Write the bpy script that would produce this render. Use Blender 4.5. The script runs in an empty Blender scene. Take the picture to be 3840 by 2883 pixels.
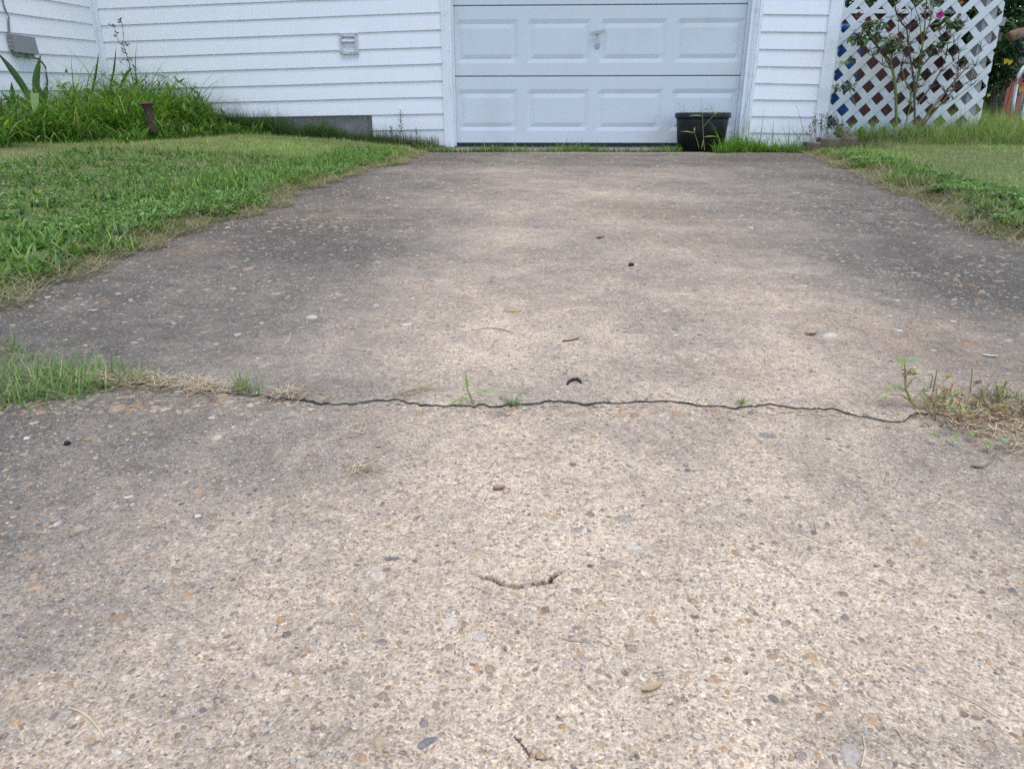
import bpy, math, random
import numpy as np
random.seed(7)
RNG = np.random.default_rng(11)
SC = bpy.context.scene
COL = SC.collection
R = math.radians

# ------------------------------------------------------------------ camera
H = 0.42                                   # camera height over the ground below it
F = 700.0
PITCH = R(20.4)
cam = bpy.data.cameras.new('camera')
cam.sensor_width = 36.0
cam.lens = F * 36.0 / 1024.0
cam.clip_start = 0.02
cam.clip_end = 500.0
camo = bpy.data.objects.new('camera', cam)
COL.objects.link(camo)
camo.location = (0, 0, H)
camo.rotation_euler = (R(90) - PITCH, 0, 0)
SC.camera = camo

# ------------------------------------------------------------------ sky, sun, exposure
SUN_EL, SUN_ROT = 76.0, 152.0
world = bpy.data.worlds.new('World')
SC.world = world
world.use_nodes = True
wn = world.node_tree
sky = wn.nodes.new('ShaderNodeTexSky')
sky.sky_type = 'NISHITA'
sky.sun_disc = False
sky.sun_elevation = R(SUN_EL)
sky.sun_rotation = R(SUN_ROT)
sky.air_density = 1.0
sky.dust_density = 0.4
sky.ozone_density = 1.0
wn.links.new(sky.outputs[0], wn.nodes['Background'].inputs[0])
wn.nodes['Background'].inputs[1].default_value = 0.15
sl = bpy.data.lights.new('sun', 'SUN')
sl.energy = 1.5
sl.angle = R(50)
sl.color = (1.0, 0.88, 0.72)
so = bpy.data.objects.new('sun', sl)
COL.objects.link(so)
so.location = (0, 0, 20)
a_ = R(SUN_ROT)
# the sky turns its sun clockwise from +Y
sd = np.array([math.sin(a_) * math.cos(R(SUN_EL)), math.cos(a_) * math.cos(R(SUN_EL)), math.sin(R(SUN_EL))])
from mathutils import Vector
so.rotation_euler = Vector(sd).to_track_quat('Z', 'Y').to_euler()
SC.view_settings.view_transform = 'Standard'
SC.view_settings.look = 'None'
SC.view_settings.gamma = 1.0
SC.view_settings.exposure = 0.85
SC.cycles.max_bounces = 6
SC.cycles.use_denoising = False

# ------------------------------------------------------------------ measuring helpers
_c, _s = math.cos(PITCH), math.sin(PITCH)


def ray(u, v):
    a, b = (u - 512) / F, (384 - v) / F
    return np.array([a, _c + b * _s, -_s + b * _c])


GY = [-60, -3, 0, .9, 2, 3.4, 5.9, 6.05, 7, 100]
GZ = [-.60, -.45, -.42, -.37, -.32, -.27, -.213, -.195, -.175, -.15]


def g(y):
    return H + np.interp(y, GY, GZ)


def gnd(u, v, hf=None):
    """the point of the ground under a pixel of the survey photograph"""
    d = ray(u, v)
    lo, hi = .05, 30.
    for _ in range(50):
        m = (lo + hi) / 2
        p = d * m
        z = g(p[1]) if hf is None else hf(p[0], p[1])
        if p[2] + H > z:
            lo = m
        else:
            hi = m
    p = d * lo
    return np.array([p[0], p[1], p[2] + H])


def onplane(u, v, P, k):
    d = ray(u, v)
    t = (P[1] + k * P[0]) / (d[1] + k * d[0])
    return d * t + np.array([0, 0, H])


def aty(u, v, y):
    d = ray(u, v)
    return d * (y / d[1]) + np.array([0, 0, H])


# ------------------------------------------------------------------ object helpers
def tag(o, label=None, cat=None, group=None, kind=None):
    if label: o['label'] = label
    if cat: o['category'] = cat
    if group: o['group'] = group
    if kind: o['kind'] = kind
    return o


def empty(name, loc, label=None, cat=None, group=None):
    o = bpy.data.objects.new(name, None)
    o.empty_display_size = .05
    COL.objects.link(o)
    o.location = tuple(float(x) for x in loc)
    return tag(o, label, cat, group)


def link(name, me, mat, parent=None):
    o = bpy.data.objects.new(name, me)
    COL.objects.link(o)
    for m in (mat if isinstance(mat, (list, tuple)) else [mat]):
        me.materials.append(m)
    if parent is not None:
        o.parent = parent
        # all shapes are given in world metres: move them into the parent's frame
        p = parent
        off = Vector((0, 0, 0))
        while p is not None:
            off += p.location
            p = p.parent
        me.transform(__import__('mathutils').Matrix.Translation(-off))
    return o


def npmesh(name, V, faces, cols=None, smooth=False, attrs=None, matidx=None):
    """V (n,3); faces: list of (m,k) index arrays"""
    me = bpy.data.meshes.new(name)
    V = np.asarray(V, np.float32)
    me.vertices.add(len(V))
    me.vertices.foreach_set('co', V.ravel())
    fl = [np.asarray(f, np.int32) for f in faces if len(f)]
    tot = np.concatenate([np.full(len(f), f.shape[1], np.int32) for f in fl])
    idx = np.concatenate([f.ravel() for f in fl])
    st = np.concatenate([[0], np.cumsum(tot)[:-1]]).astype(np.int32)
    me.loops.add(len(idx))
    me.loops.foreach_set('vertex_index', idx)
    me.polygons.add(len(tot))
    me.polygons.foreach_set('loop_start', st)
    me.polygons.foreach_set('loop_total', tot)
    if smooth:
        me.polygons.foreach_set('use_smooth', np.ones(len(tot), bool))
    if matidx is not None:
        me.polygons.foreach_set('material_index', np.asarray(matidx, np.int32))
    me.update(calc_edges=True)
    if cols is not None:
        at = me.color_attributes.new('Col', 'FLOAT_COLOR', 'POINT')
        c4 = np.ones((len(V), 4), np.float32)
        c4[:, :3] = cols
        at.data.foreach_set('color', c4.ravel())
    for k, arr in (attrs or {}).items():
        at = me.attributes.new(k, 'FLOAT', 'POINT')
        at.data.foreach_set('value', np.asarray(arr, np.float32))
    return me


class MB:
    """collects shapes into one mesh"""
    def __init__(self):
        self.v, self.f, self.c = [], [], []

    def add(self, vs, fs, col=(1, 1, 1)):
        o = len(self.v)
        self.v += [tuple(float(x) for x in p) for p in vs]
        self.f += [tuple(i + o for i in f) for f in fs]
        self.c += [tuple(col)] * len(vs)

    def hexa(self, p, col=(1, 1, 1)):
        """8 corners: bottom loop then top loop"""
        self.add(p, [(0, 3, 2, 1), (4, 5, 6, 7), (0, 1, 5, 4), (1, 2, 6, 5), (2, 3, 7, 6), (3, 0, 4, 7)], col)

    def box(self, x0, x1, y0, y1, z0, z1, fn=None, col=(1, 1, 1)):
        p = [(x0, y0, z0), (x1, y0, z0), (x1, y1, z0), (x0, y1, z0), (x0, y0, z1), (x1, y0, z1), (x1, y1, z1), (x0, y1, z1)]
        if fn: p = [fn(*q) for q in p]
        self.hexa(p, col)

    def tube(self, pts, r, n=6, col=(1, 1, 1), cap=True):
        pts = [np.asarray(p, float) for p in pts]
        rr = r if isinstance(r, (list, tuple, np.ndarray)) else [r] * len(pts)
        o = len(self.v)
        up = np.array([0, 0, 1.0])
        for i, p in enumerate(pts):
            t = pts[min(i + 1, len(pts) - 1)] - pts[max(i - 1, 0)]
            t = t / (np.linalg.norm(t) + 1e-9)
            a = np.cross(t, up)
            if np.linalg.norm(a) < .1: a = np.cross(t, np.array([1.0, 0, 0]))
            a /= np.linalg.norm(a)
            b = np.cross(t, a)
            for j in range(n):
                q = p + rr[i] * (math.cos(2 * math.pi * j / n) * a + math.sin(2 * math.pi * j / n) * b)
                self.v.append(tuple(q)); self.c.append(tuple(col))
        for i in range(len(pts) - 1):
            for j in range(n):
                k = (j + 1) % n
                self.f.append((o + i * n + j, o + i * n + k, o + (i + 1) * n + k, o + (i + 1) * n + j))
        if cap:
            self.f.append(tuple(o + j for j in range(n))[::-1])
            self.f.append(tuple(o + (len(pts) - 1) * n + j for j in range(n)))

    def lathe(self, c, prof, n=32, col=(1, 1, 1), tilt=None):
        o = len(self.v)
        for r, z in prof:
            for j in range(n):
                a = 2 * math.pi * j / n
                q = np.array([r * math.cos(a), r * math.sin(a), z])
                if tilt is not None:
                    q = q + np.array([tilt[0] * z, tilt[1] * z, 0])
                self.v.append(tuple(q + np.asarray(c))); self.c.append(tuple(col))
        for i in range(len(prof) - 1):
            for j in range(n):
                k = (j + 1) % n
                self.f.append((o + i * n + j, o + i * n + k, o + (i + 1) * n + k, o + (i + 1) * n + j))

    def leaf(self, p, d, n, L, W, col, fold=.25, droop=.2):
        """pointed oval leaf from p along d with normal n, slightly folded and bent"""
        d = np.asarray(d, float); d = d / (np.linalg.norm(d) + 1e-9)
        n = np.asarray(n, float); n = n - d * np.dot(n, d)
        n = n / (np.linalg.norm(n) + 1e-9)
        s = np.cross(d, n)
        p = np.asarray(p, float)
        V = []
        for t, w in ((.0, .06), (.3, .9), (.62, .85), (1.0, .0)):
            b = p + d * L * t - n * L * droop * t * t
            e = n * W * .5 * w * fold
            V += [b - s * W * .5 * w + e, b, b + s * W * .5 * w + e]
        fs = []
        for i in range(3):
            for j in range(2):
                a = i * 3 + j
                fs.append((a, a + 1, a + 4, a + 3))
        self.add(V, fs, col)

    def build(self, name, mat, parent=None, smooth=False):
        me = bpy.data.meshes.new(name)
        me.from_pydata(self.v, [], self.f)
        if smooth:
            me.polygons.foreach_set('use_smooth', np.ones(len(me.polygons), bool))
        at = me.color_attributes.new('Col', 'FLOAT_COLOR', 'POINT')
        c4 = np.ones((len(self.v), 4), np.float32)
        c4[:, :3] = np.array(self.c, np.float32).reshape(-1, 3)
        at.data.foreach_set('color', c4.ravel())
        me.update()
        return link(name, me, mat, parent)


# ------------------------------------------------------------------ materials
class NT:
    def __init__(self, name, rough=.6, spec=.4):
        self.m = bpy.data.materials.new(name)
        self.m.use_nodes = True
        self.t = self.m.node_tree
        self.b = self.t.nodes['Principled BSDF']
        self.b.inputs['Roughness'].default_value = rough
        self.b.inputs['Specular IOR Level'].default_value = spec

    def set(self, sock, x):
        if hasattr(x, 'is_output') or isinstance(x, bpy.types.NodeSocket):
            self.t.links.new(x, sock)
        elif isinstance(x, (tuple, list)) and len(x) == 3 and sock.type == 'RGBA':
            sock.default_value = (*x, 1)
        else:
            sock.default_value = x

    def n(self, ty, **kw):
        nd = self.t.nodes.new(ty)
        for k, x in kw.items():
            if k[0] == '_':
                setattr(nd, k[1:], x)
            else:
                self.set(nd.inputs[int(k[1:])] if k[0] == 'i' and k[1:].isdigit() else nd.inputs[k.replace('__', ' ')], x)
        return nd

    def co(self, sx=1, sy=1, sz=1):
        tc = self.n('ShaderNodeTexCoord')
        mp = self.n('ShaderNodeMapping', Vector=tc.outputs['Object'], Scale=(sx, sy, sz))
        return mp.outputs[0]

    def noise(self, co, scale, detail=3, rough=.55, dist=0.):
        return self.n('ShaderNodeTexNoise', Vector=co, Scale=scale, Detail=detail, Roughness=rough, Distortion=dist).outputs['Fac']

    def vor(self, co, scale, feature='F1', rnd=1.0):
        nd = self.n('ShaderNodeTexVoronoi', _feature=feature, Vector=co, Scale=scale, Randomness=rnd)
        return nd

    def ramp(self, x, stops, mode='LINEAR'):
        nd = self.n('ShaderNodeValToRGB', Fac=x)
        nd.color_ramp.interpolation = mode
        e = nd.color_ramp.elements
        while len(e) > 1: e.remove(e[0])
        for i, (p, c) in enumerate(stops):
            if i == 0:
                e[0].position = p; q = e[0]
            else:
                q = e.new(p)
            q.color = (*c, 1) if isinstance(c, (tuple, list)) else (c, c, c, 1)
        return nd.outputs[0]

    def math(self, op, a, b=0., c=0., clamp=False):
        return self.n('ShaderNodeMath', _operation=op, _use_clamp=clamp, i0=a, i1=b, i2=c).outputs[0]

    def maprange(self, x, a, b, c, d, smooth=True):
        return self.n('ShaderNodeMapRange', _interpolation_type='SMOOTHSTEP' if smooth else 'LINEAR', i0=x, i1=a, i2=b, i3=c, i4=d).outputs[0]

    def mix(self, fac, a, b, blend='MIX'):
        nd = self.n('ShaderNodeMix', _data_type='RGBA', _blend_type=blend, _clamp_factor=True)
        self.set(nd.inputs[0], fac); self.set(nd.inputs[6], a); self.set(nd.inputs[7], b)
        return nd.outputs[2]

    def attr(self, name):
        return self.n('ShaderNodeAttribute', _attribute_name=name)

    def bump(self, h, strength=.5, dist=.01):
        nd = self.n('ShaderNodeBump', Strength=strength, Distance=dist, Height=h)
        self.t.links.new(nd.outputs[0], self.b.inputs['Normal'])

    def base(self, c):
        self.set(self.b.inputs['Base Color'], c)
        return self


def plain(name, col, rough=.6, var=.15, scale=40, bump=.0, spec=.4, metal=0., dirt=None):
    t = NT(name, rough, spec)
    co = t.co()
    f = t.noise(co, scale, 4)
    lo = tuple(x * (1 - var) for x in col); hi = tuple(min(1, x * (1 + var)) for x in col)
    c = t.mix(f, lo, hi)
    if dirt:
        d = t.maprange(t.noise(co, dirt[1], 5), .52, .72, 0, dirt[2])
        c = t.mix(d, c, dirt[0])
    t.base(c)
    t.b.inputs['Metallic'].default_value = metal
    if bump:
        t.bump(t.noise(co, scale * 6, 3), bump, .004)
    return t.m


def vertexcol(name, rough=.6, spec=.3, trans=0., var=.25, scale=60):
    t = NT(name, rough, spec)
    c = t.attr('Col').outputs['Color']
    f = t.noise(t.co(), scale, 3)
    c = t.mix(1.0, c, t.ramp(f, [(.25, 1 - var), (.75, 1 + var * .6)]), 'MULTIPLY')
    t.base(c)
    if trans:
        tr = t.n('ShaderNodeBsdfTranslucent')
        t.t.links.new(t.mix(1.0, c, (1.0, 1.1, .55), 'MULTIPLY'), tr.inputs[0])
        ms = t.n('ShaderNodeMixShader', i0=trans)
        t.t.links.new(t.b.outputs[0], ms.inputs[1]); t.t.links.new(tr.outputs[0], ms.inputs[2])
        t.t.links.new(ms.outputs[0], t.t.nodes['Material Output'].inputs[0])
    return t.m


def mat_siding():
    t = NT('white_vinyl', .42, .4)
    co = t.co()
    streak = t.noise(t.co(14, 14, 1.2), 1.0, 4)
    c = t.mix(t.maprange(streak, .45, .8, 0, .35), (.87, .865, .89), (.79, .78, .79))
    speck = t.maprange(t.vor(co, 9).outputs['Distance'], .0, .035, 1, 0)
    c = t.mix(t.math('MULTIPLY', speck, .6), c, (.35, .32, .28))
    # splashed soil near the ground
    z = t.n('ShaderNodeSeparateXYZ', i0=t.n('ShaderNodeNewGeometry').outputs['Position']).outputs[2]
    low = t.math('MULTIPLY', t.maprange(z, .22, .55, .5, 0), t.noise(co, 25, 5))
    c = t.mix(low, c, (.42, .36, .30))
    t.base(c)
    grain = t.noise(t.co(6, 6, 60), 3, 3)
    t.bump(t.math('ADD', t.math('MULTIPLY', grain, .5), t.noise(co, 3.0, 2)), .12, .01)
    return t.m


def mat_concrete():
    t = NT('exposed_aggregate_concrete', .9, .2)
    co = t.co()
    tone = t.attr('Tone').outputs['Fac']
    crack = t.attr('Crack').outputs['Fac']
    warp = t.n('ShaderNodeVectorMath', _operation='ADD')
    t.set(warp.inputs[0], co)
    nz = t.n('ShaderNodeTexNoise', Vector=co, Scale=35, Detail=2)
    sc = t.n('ShaderNodeVectorMath', _operation='SCALE')
    t.set(sc.inputs[0], nz.outputs['Color']); sc.inputs['Scale'].default_value = .012
    t.set(warp.inputs[1], sc.outputs[0])
    wco = warp.outputs[0]
    # matrix: dirt grey to washed tan
    m1 = t.noise(co, 2.3, 6, .62)
    m2 = t.noise(co, 14, 5, .6)
    m3 = t.noise(co, 70, 4, .6)
    tt = t.math('ADD', tone, t.math('ADD', t.math('MULTIPLY', t.math('SUBTRACT', m1, .5), 1.0), t.math('ADD', t.math('MULTIPLY', t.math('SUBTRACT', m2, .5), .62), t.math('MULTIPLY', t.math('SUBTRACT', m3, .5), .50))))
    c = t.ramp(tt, [(.0, (.112, .101, .085)), (.25, (.195, .172, .139)), (.42, (.278, .236, .192)), (.62, (.405, .331, .254)), (.85, (.580, .466, .338)), (1.0, (.65, .526, .38))])
    rust = t.math('MULTIPLY', t.attr('Rust').outputs['Fac'], t.maprange(t.noise(co, 18, 5, .65), .36, .62, .1, 1))
    c = t.mix(rust, c, t.mix(m3, (.25, .150, .085), (.44, .29, .165)))
    # sand grains
    s1 = t.vor(wco, 420)
    sr = t.n('ShaderNodeSeparateColor', i0=s1.outputs['Color'])
    c = t.mix(1.0, c, t.ramp(sr.outputs[0], [(0, .64), (.2, .90), (.7, 1.06), (.93, 1.18), (1, 1.38)]), 'MULTIPLY')
    fn = t.noise(co, 520, 3, .7)
    c = t.mix(1.0, c, t.ramp(t.noise(co, 170, 2, .6), [(.30, .85), (.5, 1.0), (.70, 1.13)]), 'MULTIPLY')
    c = t.mix(1.0, c, t.ramp(fn, [(.27, .57), (.5, 1.0), (.73, 1.36)]), 'MULTIPLY')
    pal = [(0, (.30, .21, .13)), (.14, (.46, .33, .19)), (.28, (.43, .24, .10)), (.36, (.52, .42, .31)), (.52, (.36, .31, .27)), (.62, (.20, .18, .17)), (.68, (.11, .11, .13)), (.74, (.47, .36, .27)), (.88, (.56, .50, .43)), (.97, (.64, .61, .56))]
    h = t.math('MULTIPLY', t.math('SUBTRACT', .5, s1.outputs['Distance']), .35)
    # small and larger pebbles set in the matrix
    for scl, keep, rad in ((300, .60, .40), (165, .80, .40), (90, .94, .36)):
        v = t.vor(wco, scl)
        cr = t.n('ShaderNodeSeparateColor', i0=v.outputs['Color'])
        m = t.math('MULTIPLY', t.math('GREATER_THAN', cr.outputs[0], keep), t.maprange(v.outputs['Distance'], rad * .72, rad, 1, 0))
        pc = t.ramp(cr.outputs[1], pal, 'CONSTANT')
        pc = t.mix(1.0, pc, t.ramp(cr.outputs[2], [(0, .72), (1, 1.25)]), 'MULTIPLY')
        # the algae-grey film also dulls the stones
        pc = t.mix(t.maprange(tt, .0, .6, .22, .05), pc, c)
        rim = t.math('MULTIPLY', t.math('GREATER_THAN', cr.outputs[0], keep), t.math('MULTIPLY', t.maprange(v.outputs['Distance'], rad * .8, rad * 1.0, 0, 1), t.maprange(v.outputs['Distance'], rad, rad * 1.35, 1, 0)))
        c = t.mix(t.math('MULTIPLY', rim, .20), c, (.09, .075, .06))
        c = t.mix(t.math('MULTIPLY', m, .84), c, pc)
        h = t.math('ADD', h, t.math('MULTIPLY', m, 90. / scl))
    # pits
    v = t.vor(wco, 75)
    cr = t.n('ShaderNodeSeparateColor', i0=v.outputs['Color'])
    pit = t.math('MULTIPLY', t.math('GREATER_THAN', cr.outputs[0], .86), t.maprange(v.outputs['Distance'], .10, .24, 1, 0))
    c = t.mix(t.math('MULTIPLY', pit, .5), c, (.045, .04, .036))
    h = t.math('SUBTRACT', h, t.math('MULTIPLY', pit, 1.2))
    # hairline cracks
    wide = t.n('ShaderNodeVectorMath', _operation='ADD')
    t.set(wide.inputs[0], co)
    nz2 = t.n('ShaderNodeTexNoise', Vector=co, Scale=9, Detail=5)
    sc2 = t.n('ShaderNodeVectorMath', _operation='SCALE')
    t.set(sc2.inputs[0], nz2.outputs['Color']); sc2.inputs['Scale'].default_value = .16
    t.set(wide.inputs[1], sc2.outputs[0])
    e = t.vor(wide.outputs[0], 6.5, 'DISTANCE_TO_EDGE').outputs['Distance']
    hl = t.math('MULTIPLY', t.maprange(e, .003, .012, 1, 0), t.maprange(t.noise(co, 7, 3), .52, .62, 0, 1))
    c = t.mix(t.math('MULTIPLY', hl, .30), c, (.075, .065, .055))
    h = t.math('SUBTRACT', h, t.math('MULTIPLY', hl, .4))
    c = t.mix(crack, c, (.030, .026, .022))
    c = t.mix(t.attr('Skirt').outputs['Fac'], c, (.15, .128, .106))
    t.base(c)
    h = t.math('ADD', h, t.math('MULTIPLY', m3, 1.2))
    h = t.math('ADD', h, t.math('MULTIPLY', t.noise(co, 380, 3), .7))
    t.bump(h, .85, .0020)
    return t.m


def mat_soil():
    t = NT('soil', .95, .1)
    co = t.co()
    a = t.noise(co, 6, 6); b = t.noise(co, 90, 4)
    c = t.ramp(a, [(.3, (.16, .135, .080)), (.5, (.17, .185, .085)), (.7, (.24, .225, .13))])
    c = t.mix(1.0, c, t.ramp(b, [(.3, .6), (.7, 1.35)]), 'MULTIPLY')
    t.base(c)
    t.bump(b, .8, .02)
    return t.m


def mat_block():
    t = NT('concrete_block', .95, .15)
    co = t.co()
    a = t.noise(co, 4, 5); b = t.noise(co, 160, 3)
    c = t.ramp(a, [(.3, (.24, .22, .21)), (.7, (.42, .375, .34))])
    c = t.mix(1.0, c, t.ramp(b, [(.3, .6), (.7, 1.3)]), 'MULTIPLY')
    t.base(c)
    t.bump(b, .7, .006)
    return t.m


M = {}
M['siding'] = mat_siding()
M['concrete'] = mat_concrete()
M['soil'] = mat_soil()
M['block'] = mat_block()
M['trim'] = plain('white_trim_paint', (.80, .82, .85), .45, .06, 8, .05, dirt=((.55, .50, .44), 12, .35))
M['door'] = plain('door_enamel', (.66, .70, .73), .38, .04, 5, .06, dirt=((.52, .53, .50), 3.0, .25))
M['rubber'] = plain('black_rubber', (.015, .015, .017), .7, .2)
M['pot'] = plain('black_pot_plastic', (.016, .017, .021), .55, .35, 14, .08, dirt=((.07, .065, .06), 18, .5))
M['potsoil'] = plain('potting_soil', (.05, .038, .03), .95, .5, 60, .6)
M['metal'] = plain('dull_metal', (.40, .41, .41), .45, .2, 60, .0, metal=.6)
M['vent'] = plain('vent_plastic', (.62, .62, .62), .5, .12, 30, .05, dirt=((.25, .25, .26), 30, .75))
M['vent_flap'] = plain('vent_flap_plastic', (.66, .67, .72), .5, .12, 30, .05, dirt=((.33, .34, .38), 22, .8))
M['screw'] = plain('dark_screw', (.05, .045, .04), .6)
M['box'] = plain('grey_box_plastic', (.26, .265, .27), .6, .1, 20, .05, dirt=((.16, .16, .155), 30, .6))
M['boxdark'] = plain('dark_grey_plastic', (.09, .09, .092), .6, .3, 40)
M['rust'] = plain('rusted_iron', (.085, .047, .038), .9, .5, 60, .6, dirt=((.05, .035, .04), 30, .8))
M['lattice'] = plain('lattice_white', (.62, .65, .665), .5, .05, 6, .03, dirt=((.56, .56, .55), 9, .5))
M['greywood'] = plain('weathered_grey_wood', (.33, .31, .30), .9, .35, 18, .3)
M['darkwood'] = plain('dark_weathered_wood', (.10, .088, .085), .9, .35, 18, .3)
M['maroon'] = plain('maroon_boards', (.075, .026, .028), .7, .35, 6, .1)
M['blue'] = plain('blue_plastic', (.025, .10, .34), .45, .2, 8, .02)
M['salmon'] = plain('salmon_red_boards', (.42, .13, .095), .75, .2, 10, .1)
M['white'] = plain('white_paint', (.78, .80, .83), .4, .06, 10)
M['redpaint'] = plain('dark_red_paint', (.26, .03, .025), .5, .2, 10)
M['logm'] = plain('reddish_log', (.23, .12, .085), .9, .5, 25, .5, dirt=((.30, .28, .27), 9, .95))
M['paver'] = plain('tan_edging_block', (.175, .13, .105), .95, .3, 40, .7, dirt=((.10, .085, .07), 20, .7))
M['grass'] = vertexcol('grass_blades', .5, .35, .36, .2, 40)
M['leaf'] = vertexcol('leaves', .5, .35, .22, .2, 40)
M['stem'] = vertexcol('stems', .7, .2, 0, .3, 120)
M['straw'] = vertexcol('dry_straw', .8, .15, .1, .2, 150)
M['petal'] = vertexcol('petals', .6, .2, .3, .15, 60)
M['stone'] = vertexcol('stones', .75, .3, 0, .35, 260)
M['bark'] = plain('pale_bark', (.26, .25, .24), .95, .4, 30, .8)
M['cable'] = plain('cable_sheath', (.03, .03, .035), .5)
M['wiregrey'] = plain('grey_wire', (.22, .21, .23), .6)
M['roof'] = plain('grey_shingles', (.12, .115, .11), .9, .3, 20, .5)

# ------------------------------------------------------------------ terrain functions
SLAB_FAR = 5.90
LPTS = [(415, 153), (403, 160), (324, 180), (222, 220), (134, 245), (65, 273), (0, 296)]
RPTS = [(821, 157), (864, 174), (884, 184), (941, 207), (988, 234), (1023, 241)]
LP = np.array([gnd(*p) for p in LPTS]); RP = np.array([gnd(*p) for p in RPTS])
_ly = np.concatenate([[-3, .9], LP[::-1, 1], [6.2]]); _lx = np.concatenate([[-1.45, -1.16], LP[::-1, 0], [-.80]])
_ry = np.concatenate([[-3, .9], RP[::-1, 1], [6.2]]); _rx = np.concatenate([[1.20, 1.20], RP[::-1, 0], [2.42]])


def xl(y): return np.interp(y, _ly, _lx)
def xr(y): return np.interp(y, _ry, _rx)


def sst(a, b, x):
    t = np.clip((np.asarray(x, float) - a) / (b - a), 0, 1)
    return t * t * (3 - 2 * t)


def wob(x, y, s, k):
    return np.sin(x * s + k) * np.cos(y * s * 1.27 + 1.7 * k) + .6 * np.sin(x * s * 2.3 - y * s * 1.9 + k * 2.1)


def lawn(x, y):
    """soil height of the lawn at either side"""
    x = np.asarray(x, float); y = np.asarray(y, float)
    b = g(y)
    dl = np.clip(xl(y) - x, 0, None); dr = np.clip(x - xr(y), 0, None)
    yy = sst(1.5, 6.3, y)
    z = b + np.minimum(.018, dl * .25) + np.minimum(dl, 2.2) * .066 * yy
    z = z + np.minimum(.022, dr * .25) + np.minimum(dr, 1.8) * .02 * yy + .05 * sst(5.9, 6.15, y) * sst(.25, .6, dr)
    z = z + .006 * wob(x, y, 2.1, 1.0) * (((dl > 0) | (dr > 0)) * 1.0)
    return z


def gl(u, v):
    return gnd(u, v, lambda x, y: float(lawn(x, y)))


# ------------------------------------------------------------------ ground sheet
def build_ground():
    xs = np.unique(np.concatenate([np.linspace(-60, -6, 14), np.arange(-6, 6.01, .08), np.linspace(6, 60, 14)]))
    ys = np.unique(np.concatenate([np.linspace(-40, -3, 10), np.arange(-3, 9.01, .08), np.linspace(9, 160, 24)]))
    X, Y = np.meshgrid(xs, ys)
    Z = lawn(X, Y)
    inside = (X > xl(Y) + .03) & (X < xr(Y) - .03) & (Y < SLAB_FAR + .02) & (Y > -3.0)
    Z = np.where(inside, g(Y) - .017, Z)
    Z = np.where((Y >= SLAB_FAR + .02) & (X > xl(Y)) & (X < xr(Y)), g(Y) - .035, Z)
    n, m = X.shape
    i = np.arange(n * m).reshape(n, m)
    q = np.stack([i[:-1, :-1], i[:-1, 1:], i[1:, 1:], i[1:, :-1]], -1).reshape(-1, 4)
    me = npmesh('ground', np.stack([X, Y, Z], -1).reshape(-1, 3), [q], smooth=True)
    tag(link('ground', me, M['soil']), 'bare soil under the lawn and around the driveway', 'ground', kind='structure')


build_ground()

# ------------------------------------------------------------------ driveway: two slabs parted by the crack
CP = [(-40, 392), (0, 390), (60, 385), (110, 383), (160, 385.6), (199, 390), (241, 394.5), (278, 398), (324, 401), (352, 401), (380, 400), (417, 402), (444, 406), (460, 404), (477, 404), (509, 401), (535, 402), (556, 400), (574, 402), (602, 401), (640, 399), (667, 398), (690, 399), (704, 401), (741, 403), (760, 401.5), (787, 404), (824, 406.5), (856, 412), (880, 417.6), (900, 420), (919, 415), (935, 412), (1000, 412), (1060, 415)]
CW = np.array([gnd(*p) for p in CP])


def vnoise(x, y, s, seed):
    """cheap value noise"""
    r = np.random.default_rng(seed).random((64, 64))
    fx, fy = x * s, y * s
    ix, iy = np.floor(fx).astype(int), np.floor(fy).astype(int)
    tx, ty = fx - ix, fy - iy
    tx, ty = tx * tx * (3 - 2 * tx), ty * ty * (3 - 2 * ty)
    a = r[ix % 64, iy % 64]; b = r[(ix + 1) % 64, iy % 64]; c = r[ix % 64, (iy + 1) % 64]; d = r[(ix + 1) % 64, (iy + 1) % 64]
    return (a * (1 - tx) + b * tx) * (1 - ty) + (c * (1 - tx) + d * tx) * ty - .5


def crackline(x):
    x = np.asarray(x, float)
    y = np.interp(x, CW[:, 0], CW[:, 1])
    z = 0 * x
    j = .020 * vnoise(x, z, 13, 91) + .009 * vnoise(x, z, 47, 92) + .0065 * vnoise(x, z, 131, 93) + .0026 * vnoise(x, z, 340, 94)
    return y + j


def crackgap(x, side=0):
    x = np.asarray(x, float)
    z = 0 * x
    w = .0003 + .0036 * vnoise(x, z, 11, 95 + side) + .0028 * vnoise(x, z, 37, 97 + side) + .0040 * np.clip(vnoise(x, z, 110, 99 + side), -.1, .5)
    return np.clip(w, .0002, .006)


SMALL = np.array([gnd(*p) for p in [(480, 577.5), (492, 580), (503, 585), (515, 587.5), (530, 585), (545, 583), (552, 582)]])
SMALL2 = np.array([gnd(*p) for p in [(550, 580), (554, 576), (560, 573)]])
SMALL3 = np.array([gnd(*p) for p in [(514, 738), (522, 746), (530, 757), (541, 760), (556, 757)]])


def seg_dist(x, y, P):
    d = np.full(x.shape, 9.)
    for a, b in zip(P[:-1, :2], P[1:, :2]):
        ab = b - a
        t = np.clip(((x - a[0]) * ab[0] + (y - a[1]) * ab[1]) / (ab @ ab), 0, 1)
        d = np.minimum(d, np.hypot(x - a[0] - t * ab[0], y - a[1] - t * ab[1]))
    return d


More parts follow.
